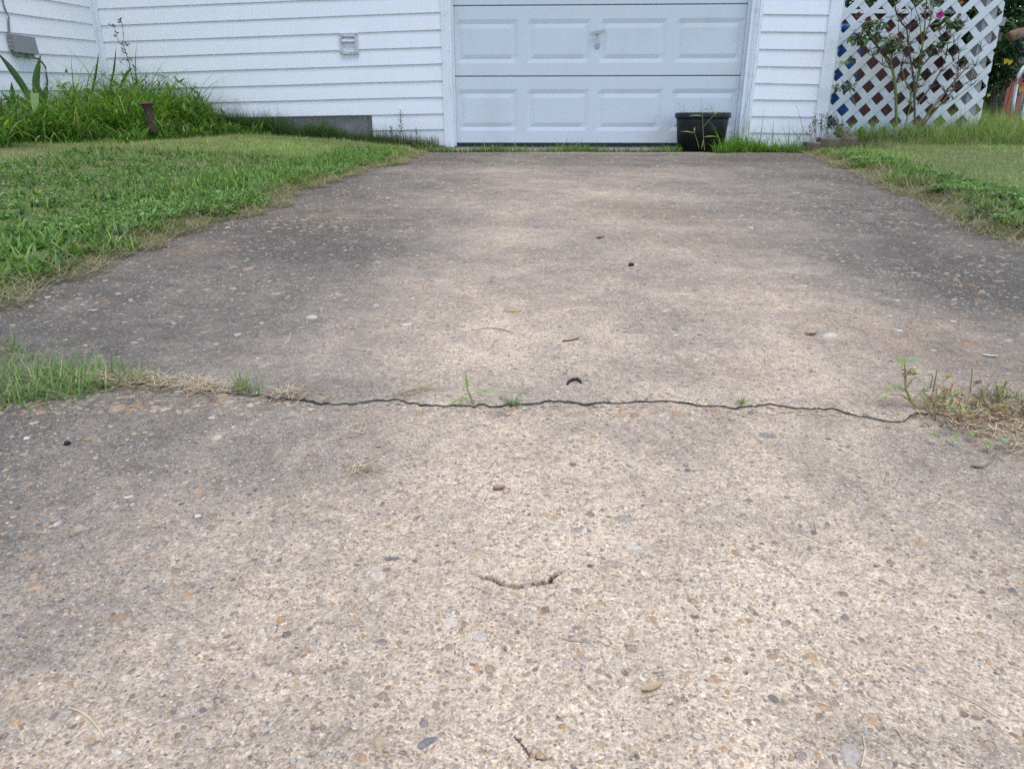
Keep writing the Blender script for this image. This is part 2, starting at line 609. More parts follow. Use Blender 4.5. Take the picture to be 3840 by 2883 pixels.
def tone(x, y):
    """0 = dirty grey film, 1 = washed tan: worn by the wheels and the rain, not by light"""
    c = .04 + .10 * y                                       # the worn middle drifts to the right further on
    half = np.interp(y, [0, .6, 1.2, 2, 3, 4.2, 5, 6], [.50, .55, .60, .62, .85, 1.2, 1.3, 1.3])
    d = np.abs(x - c) / half
    t = .74 - .50 * sst(.30, 1.55, d)
    t = t - .16 * sst(-.05, -.4, x) * sst(.5, .8, y) * sst(1.6, 1.0, y)
    t = t * (1 - .29 * sst(1.2, 2.8, y)) * (1 - .62 * sst(4.0, 5.2, y))
    t = t - .12 * sst(.35, 1.0, d) * sst(1.1, 1.6, y)
    t = t + .10 * sst(.9, .5, y) * sst(-.25, .0, x)
    t = t - .10 * sst(.50, .34, y) * sst(.15, .3, x)
    for (px, py, rx, ry, k) in STAINS:
        t = t + k * np.exp(-(((x - px) / rx) ** 2 + ((y - py) / ry) ** 2))
    return np.clip(t, .03, .95)


STAINS = []
for (u, v, ru, rv, k) in [(625, 206, 28, 5, -.16), (672, 217, 32, 6, -.18), (590, 195, 90, 10, .10), (700, 228, 70, 8, .10), (640, 315, 30, 18, -.05), (930, 350, 60, 22, -.06),
                          (30, 690, 40, 20, .25), (640, 152.5, 160, 2.2, .28), (60, 640, 60, 60, -.10), (230, 330, 90, 30, -.12), (1000, 290, 60, 40, -.08), (480, 330, 60, 20, .10),
                          (900, 740, 130, 20, -.12), (300, 470, 150, 30, -.10), (840, 470, 60, 25, -.08), (600, 165, 140, 3, -.12), (60, 500, 170, 60, .15), (230, 470, 90, 40, .08), (330, 355, 130, 22, .09), (60, 740, 70, 30, .10), (600, 300, 200, 40, -.07), (640, 250, 150, 30, -.05)]:
    p = gnd(u, v); q = gnd(u + ru, v); w = gnd(u, v - rv)
    STAINS.append((p[0], p[1], abs(q[0] - p[0]), abs(w[1] - p[1]), k))


RUSTS = []
for (u, v, ru, rv, k) in [(935, 345, 75, 22, .55), (850, 325, 60, 16, .30), (672, 217, 40, 7, .60), (625, 206, 30, 6, .55), (700, 240, 60, 9, .30), (195, 250, 30, 8, .45), (340, 215, 60, 8, .3), (20, 690, 30, 16, .35), (745, 372, 50, 14, .25), (560, 650, 200, 90, .10), (880, 398, 40, 8, .4)]:
    p = gnd(u, v); q = gnd(u + ru, v); w = gnd(u, v - rv)
    RUSTS.append((p[0], p[1], abs(q[0] - p[0]), abs(w[1] - p[1]), k))


def slabz(x, y):
    return g(y) + .006 * vnoise(x, y, 2.2, 1) + .0030 * vnoise(x, y, 11, 2) + .0016 * vnoise(x, y, 45, 3)


def pebbles(n, y0, y1, seed, rmin, rmed, near_bias=1.0):
    """low domes of river gravel standing out of the worn surface; returns V, F, C"""
    r = np.random.default_rng(seed)
    y = y0 + (y1 - y0) * r.random(n * 2) ** near_bias
    lim = .5 + y * .82
    x = (r.random(n * 2) * 2 - 1) * lim
    ok = (x > xl(y) + .02) & (x < xr(y) - .02) & (np.abs(y - crackline(x)) > .012) & (y < SLAB_FAR - .02) & (r.random(n * 2) < .35 + 1.0 * np.clip(vnoise(x, y, 5, 9) + .5, 0, 1))
    x, y = x[ok][:n], y[ok][:n]
    n = len(x)
    rad = np.clip(rmed * np.exp(r.normal(0, .40, n)), rmin, rmed * 2.6)
    asp = r.uniform(.5, .95, n); yaw = r.random(n) * 6.283
    ht = rad * r.uniform(.08, .30, n)
    K = 7
    ang = np.linspace(0, 2 * np.pi, K, endpoint=False)
    V = np.zeros((n, 2 * K + 1, 3))
    jr = 1 + r.normal(0, .13, (n, K))
    for ring, (sc, hz) in enumerate(((1.0, -.35), (.72, .72))):
        px = np.cos(ang)[None] * rad[:, None] * sc * jr
        py = np.sin(ang)[None] * (rad * asp)[:, None] * sc * jr
        V[:, ring * K:(ring + 1) * K, 0] = x[:, None] + px * np.cos(yaw)[:, None] - py * np.sin(yaw)[:, None]
        V[:, ring * K:(ring + 1) * K, 1] = y[:, None] + px * np.sin(yaw)[:, None] + py * np.cos(yaw)[:, None]
        V[:, ring * K:(ring + 1) * K, 2] = (ht * hz)[:, None]
    V[:, -1, 0] = x; V[:, -1, 1] = y; V[:, -1, 2] = ht
    V[:, :, 2] += slabz(x, y)[:, None]
    base = (np.arange(n) * (2 * K + 1))[:, None]
    j = np.arange(K); k = (j + 1) % K
    q = np.stack([j, k, K + k, K + j], -1)[None] + base[:, :, None]
    tri = np.stack([K + j, K + k, np.full(K, 2 * K)], -1)[None] + base[:, :, None]
    pal = np.array([(.42, .31, .19), (.50, .40, .28), (.42, .23, .09), (.36, .18, .08), (.56, .49, .40), (.58, .54, .48), (.33, .29, .26), (.24, .22, .21), (.10, .10, .12), (.20, .12, .07), (.46, .32, .25), (.40, .34, .28)])
    pr = np.array([.17, .16, .14, .09, .10, .02, .10, .05, .02, .07, .06, .05])
    ci = r.choice(len(pal), n, p=pr / pr.sum())
    C = pal[ci] * r.uniform(.75, 1.2, (n, 1))
    tn = tone(x, y)[:, None]
    C = C * (.80 + .30 * np.clip(tn * 1.4, 0, 1))
    mt = np.array([(.46, .385, .30)]) * (.55 + .6 * tn)
    C = C * .64 + .36 * mt
    return V.reshape(-1, 3), q.reshape(-1, 4), tri.reshape(-1, 3), np.repeat(C, 2 * K + 1, 0)


def build_slab(name, yfun0, yfun1, xs_t, nrows, label, peb, skirt_at, bias=1.0):
    """a slab as a fine grid between two edge lines, with a skirt all round, and its exposed gravel"""
    t = np.linspace(0, 1, nrows) ** bias
    S, T = np.meshgrid(xs_t, t)
    # columns run from the left edge of the driveway to its right edge
    y0 = np.zeros_like(S); X = np.zeros_like(S); Y = np.zeros_like(S)
    yg = .9 * np.ones_like(S)
    for it in range(4):
        if it: yg = Y
        X = xl(yg) * (1 - S) + xr(yg) * S
        a, b = yfun0(X), yfun1(X)
        Y = a + (b - a) * T
    # ragged outer edges
    edge = np.minimum(S, 1 - S)
    Z = slabz(X, Y)
    cr = np.zeros_like(X)
    for P, w, dp in ((SMALL, .0029, .006), (SMALL2, .0026, .004), (SMALL3, .0011, .001)):
        d = seg_dist(X, Y, P) + .0012 * vnoise(X, Y, 160, 5)
        k = sst(w, w * .6, d)
        Z = Z - dp * k
        cr = np.maximum(cr, k)
    # rounded, crumbled arris along the crack
    dc = np.abs(Y - crackline(X))
    Z = Z - (.0012 + .004 * np.clip(vnoise(X, Y, 38, 71), 0, 1)) * np.exp(-(dc / .006) ** 2) - .0015 * np.exp(-(dc / .03) ** 2)
    if skirt_at == 'near':                                   # the far slab sits a little proud of the near one
        Z = Z + .0022 * np.exp(-(dc / .25) ** 2)
    n, m = X.shape
    V = np.stack([X, Y, Z], -1).reshape(-1, 3)
    i = np.arange(n * m).reshape(n, m)
    q = np.stack([i[:-1, :-1], i[:-1, 1:], i[1:, 1:], i[1:, :-1]], -1).reshape(-1, 4)
    loop = np.concatenate([i[0, :], i[1:, -1], i[-1, -2::-1], i[-2:0:-1, 0]])
    top = V[loop].copy(); top[:, 2] -= .0004
    low = V[loop].copy(); low[:, 2] -= .07
    L = len(loop); o = n * m
    k = np.arange(L); k2 = (k + 1) % L
    sk = np.concatenate([np.stack([loop[k2], loop[k], o + k, o + k2], -1), np.stack([o + k2, o + k, o + L + k, o + L + k2], -1)])
    low = np.concatenate([top, low]); L = 2 * L
    tn = tone(X, Y).reshape(-1)
    tn = np.concatenate([tn, np.full(L, .05)])
    skv = np.concatenate([np.zeros(n * m), np.full(L, .75)])
    rs_ = np.zeros_like(X)
    for (px, py, rx, ry, k_) in RUSTS:
        rs_ = np.maximum(rs_, k_ * np.exp(-(((X - px) / rx) ** 2 + ((Y - py) / ry) ** 2)))
    rsv = np.concatenate([rs_.reshape(-1), np.zeros(L)])
    crv = np.concatenate([cr.reshape(-1), np.zeros(L)])
    V = np.concatenate([V, low])
    nq = len(q) + len(sk)
    pv, pq, pt, pc = peb
    o2 = len(V)
    V = np.concatenate([V, pv])
    C = np.concatenate([np.full((o2, 3), .4), pc])
    tn = np.concatenate([tn, np.full(len(pv), .5)]); zz_ = np.zeros(len(pv))
    crv = np.concatenate([crv, zz_]); skv = np.concatenate([skv, zz_]); rsv = np.concatenate([rsv, zz_])
    me = npmesh(name, V, [np.concatenate([q, sk, pq + o2]), pt + o2], cols=C, smooth=True, attrs={'Tone': tn, 'Crack': crv, 'Skirt': skv, 'Rust': rsv},
                matidx=np.concatenate([np.zeros(nq), np.ones(len(pq) + len(pt))]))
    o = link(name, me, [M['concrete'], M['stone']])
    tag(o, label, 'driveway', kind='structure')
    return o


def cat_peb(*ps):
    V, Q, T, C = [], [], [], []
    o = 0
    for v, q, t, c in ps:
        V.append(v); Q.append(q + o); T.append(t + o); C.append(c); o += len(v)
    return np.concatenate(V), np.concatenate(Q), np.concatenate(T), np.concatenate(C)


_q = np.linspace(-1, 1, 900)
xs_near = .5 + .5 * np.sign(_q) * np.abs(_q) ** 1.4
build_slab('driveway', lambda x: np.full_like(x, -2.6), lambda x: crackline(x) - crackgap(x, 10), xs_near, 1000,
           'worn tan concrete driveway slab nearest the viewer, in front of the crack',
           cat_peb(pebbles(11000, .15, .95, 21, .0010, .0018), pebbles(650, .15, .95, 22, .0022, .0031), pebbles(50, .2, .95, 23, .004, .0056)), 'far', .45)
build_slab('driveway', lambda x: crackline(x) + crackgap(x), lambda x: np.full_like(x, SLAB_FAR), np.linspace(0, 1, 620), 620,
           'stained grey concrete driveway slab running from the crack to the garage', cat_peb(pebbles(12000, .88, 3.0, 31, .0016, .0034, 1.3), pebbles(900, .88, 3.2, 33, .0038, .0062, 1.2), pebbles(11000, 2.2, 5.9, 32, .0030, .0054)), 'near', 1.6)

xs_ = np.linspace(-1.15, 1.15, 900)
V_ = []
for k_, dy_ in enumerate((-.011, -.004, .004, .011)):
    yy_ = crackline(xs_) + dy_
    V_.append(np.stack([xs_, yy_, slabz(xs_, yy_) - .0075 + .006 * vnoise(xs_, 0 * xs_ + k_, 60, 301) + .004 * vnoise(xs_, 0 * xs_ + k_, 9, 302)], -1))
V_ = np.concatenate(V_)
i_ = np.arange(4 * 900).reshape(4, 900)
q_ = np.stack([i_[:-1, :-1], i_[:-1, 1:], i_[1:, 1:], i_[1:, :-1]], -1).reshape(-1, 4)
tag(link('dirt', npmesh('dirt', V_, [q_], smooth=True), M['soil']), 'grey brown dirt packed in the crack', 'dirt', kind='stuff')

# apron strip under the garage door
Y0 = 6.51304827
KD = .043
PD = np.array([0, Y0]); PS = np.array([0, Y0 - .1])
_ad = math.atan(KD)
DA = onplane(453.5, 76, PD, KD)           # left edge of the door leaf
DX = np.array([math.cos(_ad), -math.sin(_ad), 0]); DN = np.array([-math.sin(_ad), -math.cos(_ad), 0])
DO = np.array([DA[0], DA[1], 0])


def W(s, n, z):
    """garage wall frame: s metres right of the door's left edge, n metres out of the door, z up"""
    return DO + DX * s + DN * n + np.array([0, 0, z])


def to_s(p): return float((p - DO)[:2] @ DX[:2])


DOOR_W = 2.44
ZB = float(onplane(600, 143.4, PD, KD)[2])     # bottom of the door leaf
Z1 = float(onplane(600, 76.1, PD, KD)[2])
Z2 = float(onplane(600, 5.0, PD, KD)[2])
ZG = float(onplane(600, 146.2, PD, KD)[2])     # apron top at the door

mb = MB()
for i in range(24):
    s0, s1 = -.25 + i * .13, -.25 + (i + 1) * .13
    mb.hexa([W(s0, .36, ZG - .12), W(s1, .36, ZG - .12), W(s1, -.2, ZG - .12), W(s0, -.2, ZG - .12),
             W(s0, .36, ZG - .022), W(s1, .36, ZG - .022), W(s1, -.2, ZG), W(s0, -.2, ZG)])
apron = mb.build('apron', M['block'])
tag(apron, 'narrow grey concrete sill under the garage door', 'sill', kind='structure')

# ------------------------------------------------------------------ the house
house = empty('house', (0.7, 6.6, g(6.4)), 'white vinyl sided house with a pale garage door and concrete block footing', 'house')


def boards(mb, lows, ups, out=.013, step=.28, wav=.0012, seed=0):
    """one lapped course: lows/ups = (left point, right point) of its lower and upper line, in the wall plane; out = proud of the lower lip"""
    rr = random.Random(seed)
    (a, b), (c, d) = lows, ups
    L = np.linalg.norm((b - a)[:2])
    n = max(1, int(L / step))
    e = (b - a) / np.linalg.norm(b - a)
    nn = np.array([e[1], -e[0], 0])
    nn = nn / np.linalg.norm(nn)
    if nn[1] > 0 and abs(nn[1]) > .5: nn = -nn
    if abs(nn[1]) <= .5 and nn[0] < 0: nn = -nn
    rows = []
    for i in range(n + 1):
        t = i / n
        p, q = a + (b - a) * t, c + (d - c) * t
        j = rr.uniform(-1, 1) * wav; jz = rr.uniform(-1, 1) * wav
        up = np.array([0, 0, 1.0])
        rows.append([p + nn * .0 + up * (jz + .0025), p + nn * (out - .002 + j) + up * jz, p + nn * (out + j) + up * (jz + .004), q + nn * .0015 + up * .004])
    V = [v for r_ in rows for v in r_]
    fs = []
    for i in range(n):
        for k in range(3):
            x = i * 4 + k
            fs.append((x, x + 4, x + 5, x + 1))
    mb.add(V, fs)


# right of the door ---------------------------------------------------------
vl = [14.4, 31.8, 49.3, 66.3, 83, 99.6, 116.2, 132.5, 148.5]
vr = [15.4, 32.6, 50.1, 67.4, 84.8, 100.5, 117, 133.9, 150.2]
SR0, SR1 = 2.49, 3.06
XR0 = to_s(onplane(755.8, 66.3, PS, KD)); XR1 = to_s(onplane(823.5, 50, PS, KD)); XT1 = to_s(onplane(834, 60, PS, KD))


def ul(s):  # u of the wall plane at s for a given v is found by search
    return s


def zline(s, u, v, P=PS):
    return float(onplane(u, v, P, KD)[2])


mb = MB()
rl = [float(onplane(763 - .104 * v, v, PS, KD)[2]) for v in vl]
rr_ = [float(onplane(830.4 - .137 * v, v, PS, KD)[2]) for v in vr]
for k_ in range(1, 12):
    rl.insert(0, rl[0] + .127); rr_.insert(0, rr_[0] + .127)
for i in range(len(rl) - 1, 0, -1):
    lo = (W(XR0 - .02, .1, rl[i]), W(XR1 + .02, .1, rr_[i])); hi = (W(XR0 - .02, .1, rl[i - 1]), W(XR1 + .02, .1, rr_[i - 1]))
    boards(mb, lo, hi, seed=100 + i)
mb.build('siding', M['siding'], house)
ZTOP = rl[0]

# left of the door ----------------------------------------------------------
PLr = onplane(442.5, 50, PS, KD)
# the corner is a little farther away than the door
zc_r = PLr[1] * _c - (PLr[2] - H) * _s
PC = None
best = None
for kk in np.linspace(-.2, .2, 401):
    q = onplane(104, 66, PLr[:2], kk)
    z = q[1] * _c - (q[2] - H) * _s
    if best is None or abs(z - zc_r * 1.043) < best[0]: best = (abs(z - zc_r * 1.043), kk, q)
KL = best[1]; PC = best[2]
PL2 = PLr[:2]
lv = [-7.0, 9.3, 26, 42.2, 58.4, 74.2, 89.9, 105, 119.7, 134.5, 149]
rv = [-4.9, 12.4, 29.9, 46.9, 63.7, 80.7, 97, 113.7, 129.4, 145.3]
# left line i (lv[i+1]) joins right line i+... : 12.4 -> 26
mb = MB()
EL = np.array([PC[0], PC[1]]); ER = np.array([PLr[0], PLr[1]])
pairs = []
for a, b in zip([9.3, 26, 42.2, 58.4, 74.2, 89.9, 104.9, 119.7, 134.5, 149.5], rv):
    za = float(onplane(97 + .21 * a, a, PL2, KL)[2]); zb = float(onplane(441 + .033 * b, b, PL2, KL)[2])
    pairs.append((za, zb))
for k_ in range(11):
    pairs.insert(0, (pairs[0][0] + .127, pairs[0][1] + .127))
PCUT = onplane(372.3, 121, PL2, KL)[:2]
fcut = np.linalg.norm(PCUT - EL) / np.linalg.norm(ER - EL)
for i in range(len(pairs) - 1, 0, -1):
    (a0, b0), (a1, b1) = pairs[i], pairs[i - 1]
    l0, l1 = np.array([*EL, a0]), np.array([*EL, a1])
    r0, r1 = np.array([*ER, b0]), np.array([*ER, b1])
    if i >= len(pairs) - 2:                      # the two lowest courses stop short, the footing shows beside them
        l0 = l0 + (r0 - l0) * fcut; l1 = l1 + (r1 - l1) * fcut
    boards(mb, (l0, r0), (l1, r1), seed=i)
mb.build('siding', M['siding'], house)
# footing of concrete blocks
dL = (ER - EL) / np.linalg.norm(ER - EL); nL = np.array([dL[1], -dL[0]])
if nL[1] > 0: nL = -nL
LL = np.linalg.norm(ER - EL)


def WL(s, n, z):
    """left wall frame: s from the corner, n out of the wall"""
    p = EL + dL * s + nL * n
    return np.array([p[0], p[1], z])


zf0, zf1 = pairs[-3]
mb = MB()
bl = .40
for row in range(2):
    s = -.1 - .2 * row
    while s < LL * fcut + .1:
        s0, s1 = s + .004, min(s + bl - .004, LL * fcut + .2)
        zt = lambda q: zf0 + (zf1 - zf0) * q / LL - .012 - row * .2
        mb.hexa([WL(s0, -.10, zt(s0) - .195), WL(s1, -.10, zt(s1) - .195), WL(s1, -.03, zt(s1) - .195), WL(s0, -.03, zt(s0) - .195),
                 WL(s0, -.10, zt(s0) + .0), WL(s1, -.10, zt(s1) + .0), WL(s1, -.03, zt(s1) + .0), WL(s0, -.03, zt(s0) + .0)])
        s += bl
mb.hexa([WL(-.1, -.10, -.3), WL(LL * fcut + .2, -.10, -.3), WL(LL * fcut + .2, -.036, -.3), WL(-.1, -.036, -.3), WL(-.1, -.10, zf0), WL(LL * fcut + .2, -.10, zf1), WL(LL * fcut + .2, -.036, zf1), WL(-.1, -.036, zf0)])
mb.build('footing', M['block'], house)

# wing wall at the far left ---------------------------------------------------
zc_c = PC[1] * _c - (PC[2] - H) * _s
zc0 = zc_c / 1.193
d0 = ray(0, 60) * zc0
PW0 = np.array([d0[0], d0[1]])
dW = (PW0 - EL) / np.linalg.norm(PW0 - EL)
kW = None


def onwing(u, v):
    d = ray(u, v)
    nx, ny = -dW[1], dW[0]
    t = (nx * EL[0] + ny * EL[1]) / (nx * d[0] + ny * d[1])
    return d * t + np.array([0, 0, H])


wl0 = [-7, 12.6, 32.1, 51.5, 71, 90.3, 109.5, 128.5]
wc = [8.5, 25.2, 41.8, 58.0, 74.2, 90.4, 105.5, 120.5]
wp = []
for a, b in zip(wl0, wc):
    wp.append((float(onwing(0, a)[2]), float(onwing(93 + .2 * b, b)[2])))
for k_ in range(11):
    wp.insert(0, (wp[0][0] + .127, wp[0][1] + .127))
L0 = np.linalg.norm(PW0 - EL)
mb = MB()
FAR = 3.4
for i in range(len(wp) - 1, 0, -1):
    def ln(z):
        zc = np.array([*EL, z[1]]); z0 = np.array([*PW0, z[0]])
        return zc + (z0 - zc) / L0 * FAR, zc
    # left end is towards the camera, right end is the corner
    a = ln(wp[i]); b = ln(wp[i - 1])
    boards(mb, (a[0], a[1]), (b[0], b[1]), seed=300 + i)
mb.build('siding', M['siding'], house)
nW = np.array([-dW[1], dW[0]])
if nW[0] < 0: nW = -nW


def WW(s, n, z):
    """wing wall frame: s from the corner towards the camera, n out of the wall"""
    p = EL + dW * s + nW * n
    return np.array([p[0], p[1], z])


# trims -----------------------------------------------------------------------
mb = MB()
zt = ZTOP
# inside corner post, two narrow faces
zl = -.2
for (fn, w) in ((WL, .045), (WW, .06)):
    mb.hexa([fn(.0, .022, zl), fn(w, .022, zl), fn(w, -.01, zl), fn(.0, -.01, zl), fn(.0, .022, zt), fn(w, .022, zt), fn(w, -.01, zt), fn(.0, -.01, zt)])
mb.build('corner_post', M['trim'], house)


def wtrim(mb, s0, s1, n0, n1, z0, z1):
    mb.hexa([W(s0, n1, z0), W(s1, n1, z0), W(s1, n0, z0), W(s0, n0, z0), W(s0, n1, z1), W(s1, n1, z1), W(s1, n0, z1), W(s0, n0, z1)])


ZTR = g(6.3) - .02
sL = to_s(onplane(442.5, 47, PS, KD)); sRr = XR0
mb = MB()
wtrim(mb, sL - .004, sL + .022, .05, .122, ZTR + .02, 2.27)
wtrim(mb, sL + .022, sL + .040, .05, .112, ZTR + .02, 2.27)
wtrim(mb, sL + .040, sL + .052, .05, .104, ZTR + .02, 2.27)
wtrim(mb, sL + .052, .002, -.05, .095, ZTR + .02, 2.27)
wtrim(mb, .002, .014, .004, .030, ZTR + .03, 2.25)
mb.build('door_frame', M['trim'], house)
mb = MB()
wtrim(mb, sRr - .022, sRr + .004, .05, .122, ZTR + .02, 2.27)
wtrim(mb, sRr - .040, sRr - .022, .05, .112, ZTR + .02, 2.27)
wtrim(mb, sRr - .052, sRr - .040, .05, .104, ZTR + .02, 2.27)
wtrim(mb, DOOR_W - .002, sRr - .052, -.05, .095, ZTR + .02, 2.27)
wtrim(mb, DOOR_W - .014, DOOR_W - .002, .004, .030, ZTR + .03, 2.25)
mb.build('door_frame', M['trim'], house)
mb = MB()
wtrim(mb, sL + .022, sRr - .022, -.05, .112, 2.272, 2.36)
mb.build('door_frame', M['trim'], house)
mb = MB()                                            # corner board
zcb = float(onplane(823, 138, PS, KD)[2]) - .12
wtrim(mb, XR1, XT1, .0, .125, zcb, zt)
wtrim(mb, XT1 - .02, XT1, -.10, .0, zcb, zt)
mb.build('corner_board', M['trim'], house)
mb = MB()                                            # gable wall above the door, soffit and roof edge
wtrim(mb, sL - .3, sRr + .3, -.06, -.04, 2.0, zt + .4)
wtrim(mb, XR1 - .5, XR1 + .02, -.1, .095, ZTR - .1, zt)
mb.build('wall', M['siding'], house)
mb = MB()
wtrim(mb, -3.6, 3.4, -3.5, .42, zt, zt + .1)
mb.build('roof', M['roof'], house)

# garage door -----------------------------------------------------------------
gd = empty('garage_door', (0, 0, 0))
gd.parent = house
gd.location = Vector(W(1.22, 0, ZB)) - house.location


def door_section(z0, z1, with_panels=True):
    """one section with four long raised panels, each ringed by a V groove; its face is a height field n(s, z)"""
    mb = MB()
    hgt = z1 - z0
    zs = [0, .014]
    tb = [.150, .186, .216] ; bb = [.158, .195, .222]
    kt = hgt / .533
    gz = [z0, z0 + .006, z0 + .101 * kt, z0 + .133 * kt, z0 + .168 * kt, z1 - .168 * kt, z1 - .133 * kt, z1 - .097 * kt, z1 - .008, z1]
    # order from bottom: edge, groove outer, groove bottom, groove inner (panel), ...
    dz = {3: -.013, 6: -.013}
    pan = [(.0105, .226), (.257, .475), (.504, .733), (.761, .992)]
    gs = [0.0]
    sect = []
    for a, b in pan:
        a, b = a * DOOR_W, b * DOOR_W
        gs += [a, a + .033, a + .068, b - .068, b - .033, b]
    gs += [DOOR_W]
    V = []
    nc = len(gs)
    for iz, z in enumerate(gz):
        for js, s in enumerate(gs):
            n = 0.0
            if 0 < js < nc - 1:
                k = (js - 1) % 6
                # distance into the groove for both directions
                inx = k in (1, 2, 3, 4); iny = iz in (3, 4, 5, 6)
                if inx and iny:
                    edge = (k in (1, 4)) or (iz in (3, 6))
                    n = -.0085 if edge else -.001
            if iz == 0: n = -.009
            if iz == len(gz) - 1: n = -.0005
            V.append(W(s, n, z))
    fs = []
    for iz in range(len(gz) - 1):
        for js in range(nc - 1):
            a = iz * nc + js
            fs.append((a, a + 1, a + nc + 1, a + nc))
    mb.add(V, fs)
    wtrim(mb, 0, DOOR_W, -.04, -.0135, z0 + .001, z1 - .001)
    return mb


zs = [ZB, Z1, Z2, Z2 + .533, Z2 + 1.066]
for i in range(4):
    door_section(zs[i] + .003, zs[i + 1] - .0015).build('door_section', M['door'], gd)
mb = MB()
wtrim(mb, -.01, DOOR_W + .01, -.07, -.0415, ZB - .015, zs[4] + .02)
mb.build('light_stop', M['rubber'], gd)  # unseen dark plate added to stop light leaking through the section seams
mb = MB()
wtrim(mb, .01, DOOR_W - .01, -.03, -.002, ZB - .017, ZB + .001)
mb.build('weather_seal', M['rubber'], gd)
# T handle and lock
hc = onplane(597.6, 32.8, PD, KD); sh, zh = to_s(hc), float(hc[2])
mb = MB()
prof = [(-.056, -.008, .006), (-.045, -.007, .0085), (-.020, .0, .0125), (.0, .003, .014), (.020, .004, .0125), (.042, .009, .010), (.056, .012, .0075)]
for (a0, z0_, h0), (a1, z1_, h1) in zip(prof[:-1], prof[1:]):
    mb.hexa([W(sh + a0, .042, zh + z0_ - h0), W(sh + a1, .042, zh + z1_ - h1), W(sh + a1, .028, zh + z1_ - h1), W(sh + a0, .028, zh + z0_ - h0),
             W(sh + a0, .040, zh + z0_ + h0), W(sh + a1, .040, zh + z1_ + h1), W(sh + a1, .026, zh + z1_ + h1), W(sh + a0, .026, zh + z0_ + h0)])
mb.tube([W(sh, -.001, zh), W(sh, .03, zh)], .012, 12)
mb.build('handle', M['metal'], gd)
lc = onplane(597.3, 45.7, PD, KD); sl_, zl_ = to_s(lc), float(lc[2])
mb = MB()
mb.tube([W(sl_, -.001, zl_), W(sl_, .007, zl_)], [.024, .022], 18)
mb.tube([W(sl_, .007, zl_), W(sl_, .010, zl_)], .009, 12)
mb.build('lock', M['metal'], gd)

# ------------------------------------------------------------------ dryer vent on the left wall
def wl_s(p): return float((p[:2] - EL) @ dL)


va, vb = onplane(339.8, 34.0, PL2, KL), onplane(359.4, 54.0, PL2, KL)
s0, s1, z1_, z0_ = wl_s(va), wl_s(vb), float(va[2]), float(vb[2])
vent = empty('wall_vent', WL((s0 + s1) / 2, .01, z0_), 'square louvred white exhaust vent with dirty flaps on the siding', 'vent')


def lbox(mb, s0, s1, n0, n1, z0, z1):
    mb.hexa([WL(s0, n1, z0), WL(s1, n1, z0), WL(s1, n0, z0), WL(s0, n0, z0), WL(s0, n1, z1), WL(s1, n1, z1), WL(s1, n0, z1), WL(s0, n0, z1)])


mb = MB()
w_ = .021
lbox(mb, s0, s0 + w_, .0, .030, z0_, z1_); lbox(mb, s1 - w_, s1, .0, .030, z0_, z1_)
lbox(mb, s0 + w_, s1 - w_, .0, .030, z1_ - w_ * 1.1, z1_); lbox(mb, s0 + w_, s1 - w_, .0, .030, z0_, z0_ + w_ * .8)
lbox(mb, s0 + w_, s1 - w_, .0, .004, z0_ + w_ * .8, z1_ - w_ * 1.1)
mb.build('frame', M['vent'], vent)
hh = (z1_ - w_ * 1.1 - z0_ - w_ * .8) / 3
for k in range(3):
    zt_ = z1_ - w_ * 1.1 - k * hh - .003
    mb = MB()
    op = .030 if k == 0 else (.016 if k == 1 else .014)
    a, b = s0 + w_ + .003, s1 - w_ - .003
    mb.hexa([WL(a, op, zt_ - hh + .004), WL(b, op, zt_ - hh + .004), WL(b, op - .003, zt_ - hh + .004), WL(a, op - .003, zt_ - hh + .004),
             WL(a, .013, zt_), WL(b, .013, zt_), WL(b, .010, zt_), WL(a, .010, zt_)])
    mb.build('flap', M['vent_flap'], vent)
for (s_, z_) in ((s0 + .01, z1_ - .01), (s1 - .01, z1_ - .01), (s0 + .01, z0_ + .01), (s1 - .01, z0_ + .01)):
    mb = MB()
    mb.tube([WL(s_, .029, z_), WL(s_, .033, z_)], [.005, .004], 10)
    mb.build('screw', M['screw'], vent)

# ------------------------------------------------------------------ utility box on the wing wall
def ww_s(p): return float((p[:2] - EL) @ dW)


# the cover's outer face lies about 8 cm out of the wall
def onwing_n(u, v, n):
    d = ray(u, v)
    nn = np.array([-dW[1], dW[0]])
    if nn[0] < 0: nn = -nn
    P = EL + nn * n
    t = (nn @ P) / (nn @ d[:2])
    return d * t + np.array([0, 0, H])


q1, q2, q3, q4 = onwing_n(11.5, 33.8, .075), onwing_n(34.2, 36, .075), onwing_n(39.5, 52.6, .075), onwing_n(19.8, 54, .075)
bs0 = (ww_s(q2) + ww_s(q3)) / 2; bs1 = (ww_s(q1) + ww_s(q4)) / 2
bz1 = (q1[2] + q2[2]) / 2; bz0 = (q3[2] + q4[2]) / 2
ub = empty('utility_box', WW((bs0 + bs1) / 2, .0, bz0), 'grey plastic utility box with clipped lid on the left siding wall', 'utility box')


def wbox(mb, s0, s1, n0, n1, z0, z1, tl=0.0):
    mb.hexa([WW(s0, n1, z0), WW(s1, n1, z0), WW(s1, n0, z0), WW(s0, n0, z0), WW(s0 + tl, n1 - tl, z1 - tl), WW(s1 - tl, n1 - tl, z1 - tl), WW(s1, n0, z1), WW(s0, n0, z1)])


